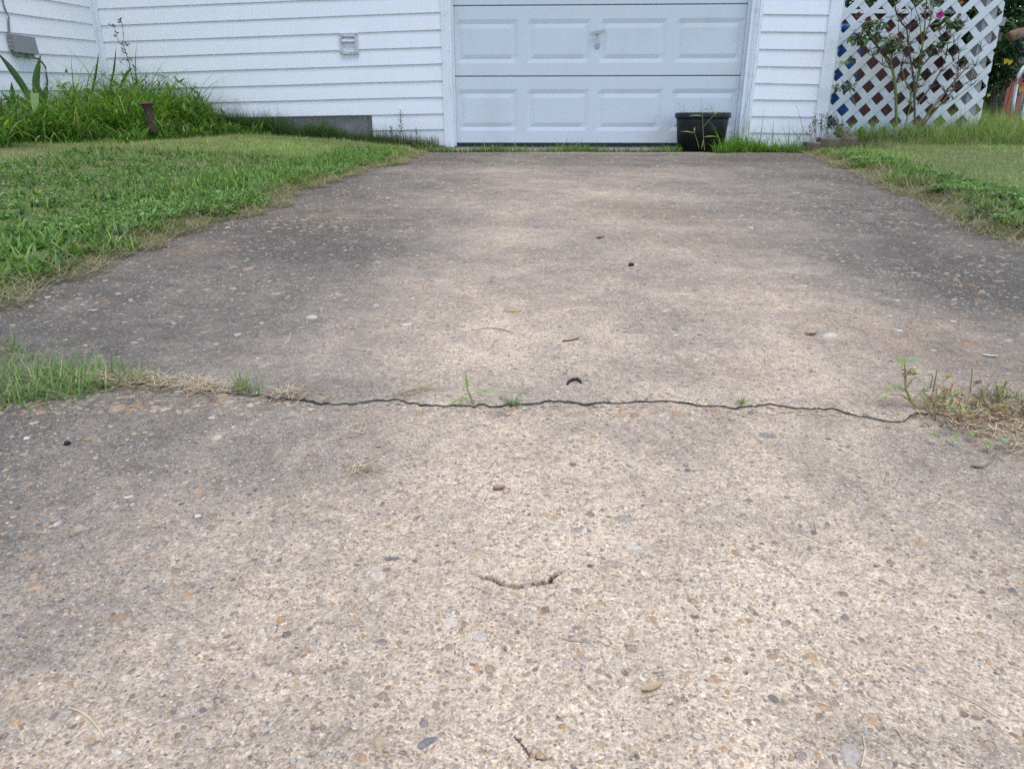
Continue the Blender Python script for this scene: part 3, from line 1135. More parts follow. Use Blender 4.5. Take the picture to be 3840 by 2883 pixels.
mb = MB(); wbox(mb, bs0, bs1, .040, .078, bz0, bz1, .004); mb.build('lid', M['box'], ub)
mb = MB(); wbox(mb, bs0 + .008, bs1 - .008, .0, .039, bz0 + .006, bz1 - .008); mb.build('base', M['boxdark'], ub)
for k in range(4):
    mb = MB()
    z_ = bz0 + (bz1 - bz0) * (.12 + .21 * k)
    wbox(mb, bs1 - .006, bs1 + .010, .022, .055, z_, z_ + .022)
    mb.build('latch', M['box'], ub)
for s_ in (bs1 - .06, bs0 + .05):
    mb = MB()
    wbox(mb, s_ - .03, s_ + .03, .012, .052, bz0 - .026, bz0 - .001)
    mb.build('port', M['box'], ub)
# cables
mb = MB()
top = np.array(WW(bs1 - .012, .03, bz1 - .02))
for (dx, ru) in ((.0, [(8.2, 30), (8.0, 22), (8.6, 16), (5, 10), (2.2, 0), (1.2, -14)]), (.01, [(9.6, 33), (9.2, 24), (9.0, 17), (6.5, 12), (3.4, 4), (2.2, -14)])):
    pts = [top + np.array([0, 0, dx])] + [onwing_n(u, v, .018) for u, v in ru]
    mb = MB(); mb.tube(pts, .0042, 6)
    mb.build('wire', M['wiregrey'], ub)
mb = MB()
pts = [np.array(WW(bs0 + .05, .03, bz0 - .02))] + [onwing_n(u, v, .03) for u, v in ((38, 58.5), (42, 62), (45.5, 67), (46.3, 74), (47.5, 82), (46, 92))]
mb.tube(pts, .006, 8)
mb.build('cable', M['cable'], ub)

# ------------------------------------------------------------------ black nursery pot
pc = W(2.07, .30, 0)
pcx = float(aty(701.5, 130, pc[1])[0])
pz = float(g(5.9)) + .004
zr1 = float(aty(701, 112.2, pc[1] - .2)[2])
PR = .205
pot = empty('plant_pot', (pcx, pc[1], pz), 'black plastic nursery pot of dry soil in front of the garage door', 'plant pot')
ph = zr1 - pz
mb = MB()
mb.lathe((pcx, pc[1], pz), [(0, .004), (PR * .88, .004), (PR * .90, .0), (PR * 1.005, ph - .07), (PR * 1.022, ph - .041), (PR * .98, ph - .041), (PR * .90, .02), (0, .02)], 48)
mb.build('body', M['pot'], pot, True)
mb = MB()
mb.lathe((pcx, pc[1], pz), [(PR * 1.028, ph - .040), (PR * 1.085, ph - .040), (PR * 1.095, ph - .034), (PR * 1.085, ph - .006), (PR * 1.07, ph), (PR * 1.045, ph), (PR * 1.035, ph - .01), (PR * 1.028, ph - .040)], 48)
mb.build('rim', M['pot'], pot, True)
mb = MB()
for ring in range(5):
    pass
n_ = 28
vs = [(pcx, pc[1], pz + ph - .035)]
for rr2 in (.35, .7, 1.0):
    for j in range(n_):
        a = 2 * math.pi * j / n_
        vs.append((pcx + PR * 1.02 * rr2 * math.cos(a), pc[1] + PR * 1.02 * rr2 * math.sin(a), pz + ph - .035 + random.uniform(-.006, .01)))
fs = [(0, 1 + j, 1 + (j + 1) % n_) for j in range(n_)]
for k in range(2):
    for j in range(n_):
        a, b = 1 + k * n_ + j, 1 + k * n_ + (j + 1) % n_
        fs.append((a, a + n_, b + n_, b))
mb.add(vs, fs)
mb.build('soil', M['potsoil'], pot, True)


# ------------------------------------------------------------------ grass builder
def blades(P, L, Wd, yaw, lean, curve, C, nl=3, tipw=0.0, tipcol=None, fold=0.0):
    """P (n,3) feet; each blade is a bent tapering strip. returns V, quads, tris, colours"""
    n = len(P)
    t = np.linspace(0, 1, nl)
    dirx, diry = np.cos(yaw), np.sin(yaw)
    sx, sy = -diry, dirx
    V = np.zeros((n, 2 * (nl - 1) + 1, 3)); CC = np.zeros((n, 2 * (nl - 1) + 1, 3))
    px = np.zeros(n); pz = np.zeros(n)
    prev = 0.
    for i in range(nl):
        if i:
            th = lean + curve * (t[i] + prev) / 2
            px = px + np.sin(th) * L * (t[i] - prev); pz = pz + np.cos(th) * L * (t[i] - prev)
            prev = t[i]
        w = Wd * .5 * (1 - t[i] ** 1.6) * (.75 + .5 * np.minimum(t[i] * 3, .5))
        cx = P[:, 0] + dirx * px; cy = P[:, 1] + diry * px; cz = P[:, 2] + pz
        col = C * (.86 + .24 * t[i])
        if i < nl - 1:
            for k, sg in ((0, -1), (1, 1)):
                V[:, 2 * i + k, 0] = cx + sx * w * sg; V[:, 2 * i + k, 1] = cy + sy * w * sg; V[:, 2 * i + k, 2] = cz
                CC[:, 2 * i + k] = col
        else:
            V[:, -1, 0] = cx; V[:, -1, 1] = cy; V[:, -1, 2] = cz; CC[:, -1] = col if tipcol is None else tipcol
    m = V.shape[1]
    b = (np.arange(n) * m)[:, None]
    q = np.concatenate([np.array([[2 * i, 2 * i + 1, 2 * i + 3, 2 * i + 2]]) for i in range(nl - 2)]) if nl > 2 else np.zeros((0, 4), int)
    Q = (q[None] + b[:, :, None]).reshape(-1, 4)
    T = (np.array([[m - 3, m - 2, m - 1]])[None] + b[:, :, None]).reshape(-1, 3)
    return V.reshape(-1, 3), Q, T, CC.reshape(-1, 3)


def grassobj(name, sets, mat=None):
    V, Q, T, C = cat_peb(*sets)
    return link(name, npmesh(name, V, [Q, T], cols=C), mat or M['grass'])


def mixcol(n, cols, p, r, var=.18):
    cols = np.array(cols); p = np.array(p, float); p /= p.sum()
    c = cols[r.choice(len(cols), n, p=p)]
    return c * r.uniform(1 - var, 1 + var, (n, 1))


GREENS = [(.215, .36, .065), (.285, .43, .10), (.36, .46, .15), (.18, .28, .10), (.43, .48, .20)]
DRYS = [(.48, .43, .25), (.56, .49, .32), (.40, .34, .19), (.30, .23, .13)]
EDGE_N = lambda y, k: .03 * wob(y * 0, y, 5, k) + .025 * np.sin(y * 23 + k)


def scatter(n, x0, x1, y0, y1, cond, r):
    X, Y = [], []
    got = 0
    while got < n:
        x = r.uniform(x0, x1, n * 2); y = r.uniform(y0, y1, n * 2)
        ok = cond(x, y)
        X.append(x[ok]); Y.append(y[ok]); got += ok.sum()
    return np.concatenate(X)[:n], np.concatenate(Y)[:n]


def wall_y_left(x):
    return EL[1] + (x - EL[0]) * dL[1] / dL[0]


def left_ok(x, y):
    lim = xl(y) + EDGE_N(y, 1.0) - .02
    far = (y < wall_y_left(x) - .01) | (x > -.0)
    wing = x > EL[0] + (y - EL[1]) * dW[0] / dW[1] + .02
    return (x < lim) & far & wing


def right_ok(x, y):
    return x > xr(y) - EDGE_N(y, 2.0) * 1.6 + .07


def lawn_blades(n, region, r, lmed=.027, dens=None):
    x0, x1, y0, y1, ok = region
    x, y = scatter(n, x0, x1, y0, y1, ok, r)
    z = lawn(x, y) - .004
    keep = r.random(n) < np.clip(.88 + 1.1 * vnoise(x, y, 3.3, 45) + .9 * vnoise(x, y, 12, 46), .12, 1)
    x, y, z = x[keep], y[keep], z[keep]; n = len(x)
    P = np.stack([x, y, z], -1)
    patch = vnoise(x, y, 2.4, 41) + .6 * vnoise(x, y, 7, 42)
    C = mixcol(n, GREENS, [3, 4, 2, 2, 1], r)
    C = C * (1 + .5 * patch[:, None]) 
    dry = r.random(n) < np.clip(.11 + .8 * vnoise(x, y, 1.7, 43) + .5 * vnoise(x, y, 6, 44), .03, .6) * np.where(x > 0, .5, 1)
    C[dry] = mixcol(dry.sum(), DRYS, [3, 3, 2, 1], r)
    L = lmed * np.exp(r.normal(0, .35, n)) * (1 + .5 * patch)
    return blades(P, L, r.uniform(.0018, .0042, n), r.random(n) * 6.283, r.uniform(.35, 1.5, n), r.uniform(-.3, .8, n), C)


def crabgrass(n, region, r, col=(.12, .25, .04)):
    """broad low leaves spreading from many little crowns"""
    x0, x1, y0, y1, ok = region
    x, y = scatter(n, x0, x1, y0, y1, ok, r)
    k = 7
    X = np.repeat(x, k) + r.normal(0, .012, n * k); Y = np.repeat(y, k) + r.normal(0, .012, n * k)
    P = np.stack([X, Y, lawn(X, Y)], -1)
    C = np.repeat(mixcol(n, [col, (col[0] * 1.35, col[1] * 1.1, col[2] * 1.1), (col[0] * .7, col[1] * .75, col[2])], [2, 1, 1], r), k, 0) * r.uniform(.65, 1.35, (n * k, 1))
    return blades(P, r.uniform(.025, .068, n * k), r.uniform(.0055, .0105, n * k), r.random(n * k) * 6.283, r.uniform(.6, 1.45, n * k), r.uniform(-.2, .8, n * k), C, 4)


def broadleaf(n, region, r, cols):
    """clover and other small round leaves held flat above the turf"""
    x0, x1, y0, y1, ok = region
    x, y = scatter(n, x0, x1, y0, y1, lambda a, b: ok(a, b) & (vnoise(a, b, 3.7, 55) + .5 * vnoise(a, b, 11, 56) > .02), r)
    P = np.stack([x, y, lawn(x, y) + r.uniform(.003, .022, n)], -1)
    return blades(P, r.uniform(.010, .022, n), r.uniform(.009, .017, n), r.random(n) * 6.283, r.uniform(1.0, 1.7, n), r.uniform(-.3, .5, n), mixcol(n, cols, [1] * len(cols), r, .3), 4)


rg = np.random.default_rng(5)
REG_L = (-4.2, -.6, 1.2, 6.9, lambda x, y: left_ok(x, y) & (x > -.75 * y - .55))
REG_R = (1.2, 6.5, 1.6, 8.5, lambda x, y: right_ok(x, y) & (x < .80 * y + .7) & ~((y > 6.2) & (x < 2.7)))
band_l = (-2.2, -.6, 1.2, 5.7, lambda x, y: left_ok(x, y) & (x > xl(y) - .28 - .25 * rg.random(x.shape)))
mid_l = (-2.6, -.6, 1.2, 4.6, lambda x, y: left_ok(x, y) & (x > -.75 * y - .4))
edge_l = (-1.6, -.5, 1.2, 5.9, lambda x, y: (np.abs(x - xl(y) - EDGE_N(y, 1.0) + .0) < .07) & (vnoise(x, y, 3.1, 77) > -.34))
REG_R2 = (1.15, 4.2, -.2, 5.0, lambda x, y: right_ok(x, y) & ((x > .80 * y + .7) | (y < 1.6)))
REG_L2 = (-4.0, -1.0, -.2, 4.5, lambda x, y: left_ok(x, y) & ((x < -.75 * y - .55) | (y < 1.2)))
n_l = 125000


def edge_dry(n, reg, r, lmed=.045, cols=None):
    x, y = scatter(n, *reg[:4], reg[4], r)
    P = np.stack([x, y, np.maximum(lawn(x, y), g(y)) + .002 + .008 * r.random(n)], -1)
    C = mixcol(n, DRYS + [(.28, .33, .13), (.20, .14, .09)], [4, 4, 2, 1, 3, 1], r) if cols is None else mixcol(n, cols, [1] * len(cols), r)
    return blades(P, lmed * np.exp(r.normal(0, .4, n)), r.uniform(.0012, .0028, n), r.random(n) * 6.283, r.uniform(1.05, 1.6, n), r.uniform(-.2, .35, n), C, 3)


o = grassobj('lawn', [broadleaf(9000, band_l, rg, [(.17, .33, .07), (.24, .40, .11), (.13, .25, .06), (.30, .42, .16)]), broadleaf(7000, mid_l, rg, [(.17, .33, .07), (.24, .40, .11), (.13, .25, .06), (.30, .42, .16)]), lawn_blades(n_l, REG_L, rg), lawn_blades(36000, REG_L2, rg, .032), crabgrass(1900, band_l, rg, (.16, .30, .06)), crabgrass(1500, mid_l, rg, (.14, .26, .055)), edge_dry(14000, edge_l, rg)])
tag(o, 'patchy mown green lawn left of the driveway', 'lawn', kind='stuff')
edge_r2 = (1.3, 3.0, 1.7, 5.85, lambda x, y: (x > xr(y) - .02) & (x < xr(y) + .24) & (vnoise(x, y, 4.2, 79) > .08))
band_r = (1.2, 3.4, 1.7, 5.6, lambda x, y: right_ok(x, y) & (x < xr(y) + .12 + .3 * rg.random(x.shape)))
edge_r = (1.1, 3.0, 1.7, 5.85, lambda x, y: (np.abs(x - xr(y) - .03) < .10) & (vnoise(x, y, 3.1, 78) > -.2))
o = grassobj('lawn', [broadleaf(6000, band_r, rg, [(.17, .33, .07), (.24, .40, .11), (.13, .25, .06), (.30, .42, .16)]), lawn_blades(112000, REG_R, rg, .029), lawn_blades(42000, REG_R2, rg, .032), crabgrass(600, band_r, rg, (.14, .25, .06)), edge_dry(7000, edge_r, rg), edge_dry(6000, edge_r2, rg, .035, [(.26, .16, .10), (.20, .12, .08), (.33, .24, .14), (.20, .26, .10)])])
tag(o, 'green lawn with a dry brown border right of the driveway', 'lawn', kind='stuff')


# tall uncut grass in the left corner and along the left wall ------------------
def tall(n, region, r, hfun, cols=GREENS, pw=(2, 4, 3, 1, 1), width=(.003, .0065), curve=(.6, 2.1), nl=5, lean=(.0, .5)):
    x0, x1, y0, y1, ok = region
    x, y = scatter(n, x0, x1, y0, y1, ok, r)
    P = np.stack([x, y, lawn(x, y) - .004], -1)
    L = hfun(x, y) * r.uniform(.55, 1.15, n)
    C = mixcol(n, cols, pw, r)
    dry = r.random(n) < .06
    C[dry] = mixcol(dry.sum(), DRYS, [1, 1, 1, 1], r)
    return blades(P, L, r.uniform(*width, n), r.random(n) * 6.283, r.uniform(*lean, n), r.uniform(*curve, n), C, nl)


def hcorner(x, y):
    # highest by the corner, tapering along the wall to the right and towards the lawn
    d = np.clip(wall_y_left(x) - y, 0, 2)
    a = .38 * np.exp(-(((x + 3.08) / .38) ** 2)) + .10 * sst(-3.1, -3.6, x) + .09 * sst(-2.1, -2.7, x)
    return 1.32 * np.minimum(a, .42) * (1 - .62 * sst(.25, 2.0, d)) * np.clip(.85 + 1.3 * vnoise(x, y, 5.5, 83), .35, 1.4) + .06


reg_c = (-3.9, -2.05, 4.0, 6.9, lambda x, y: left_ok(x, y) & ~((np.abs(x + 2.74) < .10) & (y > 4.6) & (y < 5.3)) & (wall_y_left(x) - y < np.interp(x, [-3.7, -3.0, -2.6, -2.3, -2.05], [2.35, 2.2, 1.6, .7, .3]) + .7 * vnoise(x, y, 3, 5)))
def broadleaf_tall(n):
    x, y = scatter(n, *reg_c[:4], reg_c[4], rg)
    P = np.stack([x, y, lawn(x, y) + hcorner(x, y) * rg.uniform(.1, .75, n)], -1)
    return blades(P, rg.uniform(.04, .11, n), rg.uniform(.014, .030, n), rg.random(n) * 6.283, rg.uniform(.5, 1.7, n), rg.uniform(-.2, 1.2, n), mixcol(n, [(.09, .20, .035), (.16, .30, .05), (.06, .13, .035), (.30, .34, .12)], [3, 3, 3, 1], rg, .3), 5)


reg_w = (-2.5, -1.05, 6.0, 6.75, lambda x, y: left_ok(x, y) & (wall_y_left(x) - y < .20))
BRIGHT = [(.14, .31, .035), (.20, .39, .045), (.10, .23, .035), (.30, .46, .09), (.065, .15, .035)]
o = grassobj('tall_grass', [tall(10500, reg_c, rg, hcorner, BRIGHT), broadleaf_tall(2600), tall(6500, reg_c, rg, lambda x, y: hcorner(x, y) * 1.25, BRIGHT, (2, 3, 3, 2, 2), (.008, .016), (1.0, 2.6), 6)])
tag(o, 'tall bright green grass heaped up in the left house corner', 'tall grass', kind='stuff')


def hwall(x, y): return .075 + .12 * sst(-1.5, -2.4, x) + .10 * np.exp(-((x + 1.62) / .16) ** 2) + .06 * np.exp(-((x + 2.05) / .12) ** 2)


o = grassobj('weedy_grass', [tall(8500, reg_w, rg, hwall, [(.075, .16, .045), (.11, .21, .06), (.06, .11, .04)], (1, 1, 1), (.0015, .0035), (.2, 1.5)),
                             tall(520, reg_w, rg, lambda x, y: .20 + .10 * sst(-1.6, -2.2, x), [(.07, .11, .045), (.09, .13, .06)], (1, 1), (.0012, .002), (.1, .7), 5, (.0, .35))])
tag(o, 'thin dark weedy grass along the foot of the left wall', 'grass', kind='stuff')

# grass strip in front of the garage door
reg_d = (-.75, 1.35, 5.88, 6.12, lambda x, y: (np.abs(y - 5.97 + .02 * np.sin(x * 9)) < .06 + .03 * np.sin(x * 4.1)) & (rg.random(x.shape) < np.clip(.55 + 1.6 * vnoise(x, y * 0, 5.3, 61), .06, 1)) & (np.abs(x - 1.6) > .24))
def strip_h(x, y): return .070 + .06 * np.clip(vnoise(x, y * 0, 5, 62), -.3, .5)


def flat_tall(n, region, r, hfun, cols, pw, zf, **kw):
    x0, x1, y0, y1, ok = region
    x, y = scatter(n, x0, x1, y0, y1, ok, r)
    P = np.stack([x, y, zf(x, y)], -1)
    L = hfun(x, y) * r.uniform(.5, 1.2, n) * np.where(r.random(n) < .06, 1.6, 1)
    C = mixcol(n, cols, pw, r)
    return blades(P, L, r.uniform(.004, .0085, n), r.random(n) * 6.283, r.uniform(.0, .9, n), r.uniform(.2, 1.3, n), C, 4)


zap = lambda x, y: np.full(x.shape, g(5.97) - .012)
o = grassobj('grass_strip', [flat_tall(1700, reg_d, rg, strip_h, GREENS[:4] + [(.13, .22, .06)], (1, 1, 1, 3, 3), zap)])
tag(o, 'low green grass growing in the joint before the garage door', 'grass', kind='stuff')
pxy = (pcx, pc[1])
reg_p = (1.30, 2.36, 5.72, 6.16, lambda x, y: (np.hypot(x - pxy[0], y - pxy[1]) > PR * .92) & (y > 5.84 + .05 * np.sin(x * 7)) & ((x > pcx + .05) | (y > 6.02)))
o = grassobj('grass_clump', [flat_tall(1700, reg_p, rg, lambda x, y: .07 + .09 * np.exp(-((x - 1.86) / .22) ** 2), BRIGHT, (3, 3, 2, 2, 1), zap),
                             flat_tall(110, (1.62, 2.34, 5.80, 6.10, reg_p[4]), rg, lambda x, y: .30 + .14 * np.exp(-((x - 1.82) / .10) ** 2), BRIGHT, (3, 3, 2, 1, 1), zap)])
tag(o, 'bright green grass clump around the foot of the black pot', 'grass', kind='stuff')

# tall grass below the lattice -------------------------------------------------
reg_t = (2.75, 6.3, 5.75, 6.9, lambda x, y: (y > 5.98 + .1 * np.sin(x * 3) - .25 * sst(3.7, 4.6, x)) & right_ok(x, y))
o = grassobj('tall_grass', [tall(17000, reg_t, rg, lambda x, y: .15 + .11 * sst(3.0, 4.2, x) + .10 * vnoise(x, y, 4, 3), GREENS, (3, 4, 3, 2, 2), (.002, .004), (.3, 1.6), 4),
                            tall(1000, reg_t, rg, lambda x, y: .26 + .14 * sst(2.9, 4.2, x), [(.12, .19, .06), (.16, .22, .08), (.24, .22, .12)], (1, 1, 1), (.0015, .003), (.2, 1.3), 5)])
tag(o, 'tall soft green grass along the foot of the lattice', 'tall grass', kind='stuff')

# yard behind the lattice and far right ------------------------------------------
reg_b = (2.4, 12.0, 6.6, 14., lambda x, y: (x < .85 * y + 1.2) & (x > 2.5))
x, y = scatter(16000, *reg_b[:4], reg_b[4], rg)
P = np.stack([x, y, lawn(x, y)], -1)
o = grassobj('backyard_grass', [blades(P, rg.uniform(.05, .12, 16000), rg.uniform(.004, .010, 16000), rg.random(16000) * 6.283, rg.uniform(0, .7, 16000), rg.uniform(.1, 1.2, 16000), mixcol(16000, GREENS + [(.38, .48, .08)], [2, 3, 3, 1, 2, 4], rg))])
tag(o, 'yellow green grass of the yard behind the lattice', 'grass', kind='stuff')

# ------------------------------------------------------------------ tufts, weeds and straw in the crack
def slab_pt(u, v): 
    p = gnd(u, v); p[2] = slabz(p[0], p[1]); return p


def tuft(name, label, cat, pts, n, hgt, cols, pw, r, spread=.01, width=(.0012, .0028), lean=(.0, 1.0), curve=(.2, 1.4), group=None, mat=None, parts=None):
    P = []
    for (u, v) in pts:
        P.append(slab_pt(u, v))
    P = np.array(P)
    i = r.integers(0, len(P), n)
    Q = P[i] + np.stack([r.normal(0, spread, n), r.normal(0, spread * .7, n), np.full(n, -.002)], -1)
    C = mixcol(n, cols, pw, r)
    s = blades(Q, hgt * np.exp(np.clip(r.normal(0, .35, n), -1, .5)), r.uniform(*width, n), r.random(n) * 6.283, r.uniform(*lean, n), r.uniform(*curve, n), C, 4)
    o = grassobj(name, [s], mat)
    tag(o, label, cat, group)
    return o


TG = [(.19, .34, .085), (.25, .40, .12), (.15, .27, .07), (.32, .38, .17), (.42, .39, .22)]
rs0 = random.Random(14)
left_pts = [(u, v) for u in range(-14, 100, 9) for v in (int(372 + .0 * u), 380, 388, 396, 404) if (u < 60 or v < 398) and (u < 30 or v < 402)] + [(rs0.uniform(40, 135), rs0.uniform(368, 392)) for _ in range(16)]
tuft('grass_tuft', 'thick green grass tuft spilling over the left end of the crack', 'grass', left_pts, 1250, .040, TG, (4, 4, 3, 3, 4), rg, .017, (.0012, .0030), (.1, 1.5))
tuft('grass_tuft', 'pale grass runner creeping onto the concrete at the left frame edge', 'grass', [(2, 342), (8, 350), (14, 345), (20, 352), (10, 362), (28, 358)], 110, .028, [(.22, .30, .12), (.38, .36, .22), (.17, .27, .09)], (2, 2, 2), rg, .006)
tuft('grass_tuft', 'small yellow green tuft in the straw at the crack', 'grass', [(136, 383), (142, 384), (148, 383)], 60, .026, [(.24, .32, .10), (.32, .34, .16)], (1, 1), rg, .004)
tuft('grass_tuft', 'spindly green tuft with upright blades standing in the crack', 'grass', [(240, 393), (250, 394), (257, 395), (246, 392)], 60, .034, [(.20, .30, .09), (.28, .34, .13)], (1, 1), rg, .004, (.001, .002), (.0, .6), (.1, .8))
tuft('grass_tuft', 'small star shaped grass rosette in the middle of the crack', 'grass', [(512, 402), (515, 403)], 34, .024, [(.22, .30, .12), (.30, .36, .20)], (1, 1), rg, .002, (.0014, .0024), (.3, 1.3))
tuft('grass_tuft', 'tiny green sprout in the right part of the crack', 'grass', [(743, 402), (742, 402)], 16, .018, [(.26, .36, .10)], (1,), rg, .002, (.001, .0018), (.0, .7))


# dry straw lying along the crack
def straw(pts, n, L, r, sx=.012, sy=.006, z=.002, w=(.0007, .0014), aim=None):
    P = np.array([slab_pt(u, v) for u, v in pts])
    i = r.integers(0, len(P), n)
    Q = P[i] + np.stack([r.normal(0, sx, n), r.normal(0, sy, n), r.uniform(0, z * 2, n)], -1)
    C = mixcol(n, [(.60, .48, .31), (.72, .60, .42), (.50, .38, .24), (.40, .28, .17)], (3, 3, 2, 1), r)
    yaw = r.random(n) * 6.283 if aim is None else aim + r.normal(0, .35, n)
    return blades(Q, L * np.exp(r.normal(0, .35, n)), r.uniform(*w, n) * 1.3, yaw, r.uniform(1.35, 1.62, n), r.uniform(-.12, .15, n), C, 3)


line = lambda u0, u1, st: [(u, float(np.interp(u, [c[0] for c in CP], [c[1] for c in CP])) - 1) for u in range(u0, u1, st)]
def patchy(u0, u1, st, seed, lim):
    return [(u, v + rs_dv) for (u, v) in line(u0, u1, st) for rs_dv in (0, -3, 3) if vnoise(np.array([float(u)]), np.array([float(rs_dv)]), .045, seed)[0] > lim]


o = grassobj('straw', [straw(patchy(85, 180, 3, 201, -.25), 520, .022, rg, .010, .008, .005), straw(patchy(180, 345, 3, 202, -.05), 330, .020, rg, .010, .007, .004, (.0006, .0012)), straw(patchy(225, 300, 4, 203, -.1), 170, .018, rg, .009, .007, .006),
                       straw(line(85, 345, 6), 120, .030, rg, .02, .012, .003, (.0005, .0009))], M['straw'])
tag(o, 'dry tan straw matted along the left half of the crack', 'straw', kind='stuff')
for lab, pts, n, L in [('loose bunch of dry straw lying across the crack left of the green sprout', [(395, 396), (402, 394), (410, 392), (418, 391)], 60, .030),
                       ('fan shaped wisp of dry straw below the crack', [(352, 433), (362, 429), (368, 432)], 22, .020),
                       ('crossed little heap of dry straw on the near slab', [(352, 466), (360, 469), (368, 470), (364, 474)], 46, .020)]:
    o = grassobj('straw_bunch', [straw(pts, n, L, rg, .007, .005, .004, (.0007, .0013), .35 if 'across' in lab else None)], M['straw'])
    tag(o, lab, 'straw')
# single straws spread over both slabs
P_, n_ = [], 0
rs = np.random.default_rng(91)
for _ in range(260):
    u, v = rs.uniform(0, 1024), 300 + 468 * rs.random() ** 1.1
    P_.append((u, v))
o = grassobj('straw', [straw(P_, 230, .017, rs, .01, .01, .0015, (.0005, .0009))], M['straw'])
tag(o, 'thin dry straws scattered over the concrete', 'straw', kind='stuff')


def twig(label, pts, r, col, name='straw', cat='straw'):
    mb = MB()
    r *= .72
    W_ = [slab_pt(u, v) + np.array([0, 0, r * 1.2]) for u, v in pts]
    mb.tube(W_, [r * .6] + [r] * (len(W_) - 2) + [r * .9], 5, col)
    o = mb.build(name, M['stem'])
    tag(o, label, cat)
    return o


twig('curved pale forked straw near the lower left corner', [(69, 709), (81, 713), (91, 720), (99, 730), (105, 739)], .0011, (.62, .52, .36))
twig('long pale straw at the right edge of the near slab', [(949, 690), (975, 702), (1000, 717)], .0009, (.60, .50, .34))
twig('short upright looking pale straw at the lower right', [(863, 735), (865, 748), (861, 768)], .0009, (.62, .53, .38))
twig('bent straw lying just below the middle of the crack', [(502, 441), (510, 446), (515, 456)], .0010, (.58, .48, .34))
twig('straight straw lying level below the middle of the crack', [(504, 457), (518, 456.5), (531, 458)], .0010, (.50, .41, .28))
twig('dark thin curved twig on the far slab', [(474, 331), (487, 329), (500, 330), (514, 334)], .0011, (.12, .09, .07), 'twig', 'twig')
twig('pale straw lying on the dark left side of the far slab', [(285, 344), (289, 338), (291, 331)], .0012, (.60, .52, .40))
twig('brown straw in the lower middle of the near slab', [(558, 640), (570, 643), (583, 645)], .0012, (.45, .36, .25))


def flake(label, u, v, L, Wd, yaw, col, curl=.25, name='dead_leaf', cat='leaf', lift=.0015):
    """a curled dry leaf or chip lying on the slab, with thickness"""
    p = slab_pt(u, v)
    mb = MB()
    n, m = 9, 4
    top, bot = [], []
    for i in range(n + 1):
        t = i / n
        w = Wd * .5 * math.sin(math.pi * (.08 + .88 * t)) ** .7 * (1 + .1 * math.sin(7 * t))
        for j in range(m + 1):
            s_ = j / m * 2 - 1
            x_ = (t - .5) * L; y_ = s_ * w
            z_ = lift + curl * Wd * (s_ * s_ * .5) + curl * L * .25 * (t - .4) ** 2 * 2
            q = (p[0] + x_ * math.cos(yaw) - y_ * math.sin(yaw), p[1] + x_ * math.sin(yaw) + y_ * math.cos(yaw))
            top.append((*q, p[2] + z_ + .0006)); bot.append((*q, p[2] + z_))
    k = m + 1
    fs, fb = [], []
    for i in range(n):
        for j in range(m):
            a = i * k + j
            fs.append((a, a + 1, a + k + 1, a + k))
    N = len(top)
    fb = [tuple(x + N for x in f[::-1]) for f in fs]
    mb.add(top + bot, fs + fb, col)
    o = mb.build(name, M['leaf'], None, True)
    tag(o, label, cat)


flake('pale tan dead leaf on the far slab right of centre', 812, 334, .026, .016, .6, (.55, .38, .24), .4)
flake('long pale tan dead leaf in the middle of the far slab', 571, 340, .036, .009, .5, (.52, .40, .27), .3)
flake('small brown curled dead leaf far up the driveway', 600, 238, .026, .011, .4, (.22, .15, .10), .45)
flake('reddish brown dead leaf on the near slab', 499, 488, .014, .008, .1, (.42, .24, .16), .35)
flake('tan pointed dead leaf at the lower right of centre', 652, 691, .018, .006, .35, (.56, .42, .26), .3)
flake('small white scrap lying on the dark right side of the far slab', 990, 356, .022, .008, -.4, (.72, .72, .70), .3, 'scrap', 'scrap')
flake('thin grey bark flake on the right of the near slab', 979, 467, .018, .0045, -.2, (.30, .25, .20), .5, 'bark_flake', 'bark')


def blob(label, u, v, rx, ry, rz, yaw, col, name='stone', cat='stone', lift=-.15):
    if cat == 'pebble': lift = .3
    else:
        rx, ry = rx * .85, ry * .85
        gm = sum(col) / 3
        col = tuple(.62 * c + .38 * (.7 * m + .3 * gm) for c, m in zip(col, (.46, .385, .30)))
    p = slab_pt(u, v)
    mb = MB()
    n, m = 14, 8
    rr3 = random.Random(int(u * 7 + v))
    ph = [rr3.uniform(0, 6.28) for _ in range(6)]
    for i in range(m + 1):
        th = math.pi * i / m
        for j in range(n):
            a = 2 * math.pi * j / n
            k = 1 + .10 * math.sin(2 * a + ph[0]) + .08 * math.sin(3 * a + ph[1]) + .05 * math.sin(5 * a + 2 * th + ph[2])
            x_ = rx * math.sin(th) * math.cos(a) * k; y_ = ry * math.sin(th) * math.sin(a) * k
            z_ = rz * math.cos(th)
            mb.v.append((p[0] + x_ * math.cos(yaw) - y_ * math.sin(yaw), p[1] + x_ * math.sin(yaw) + y_ * math.cos(yaw), p[2] + z_ + rz * lift)); mb.c.append(col)
    for i in range(m):
        for j in range(n):
            k = (j + 1) % n
            mb.f.append((i * n + j, (i + 1) * n + j, (i + 1) * n + k, i * n + k))
    o = mb.build(name, M['stone'], None, True)
    tag(o, label, cat)


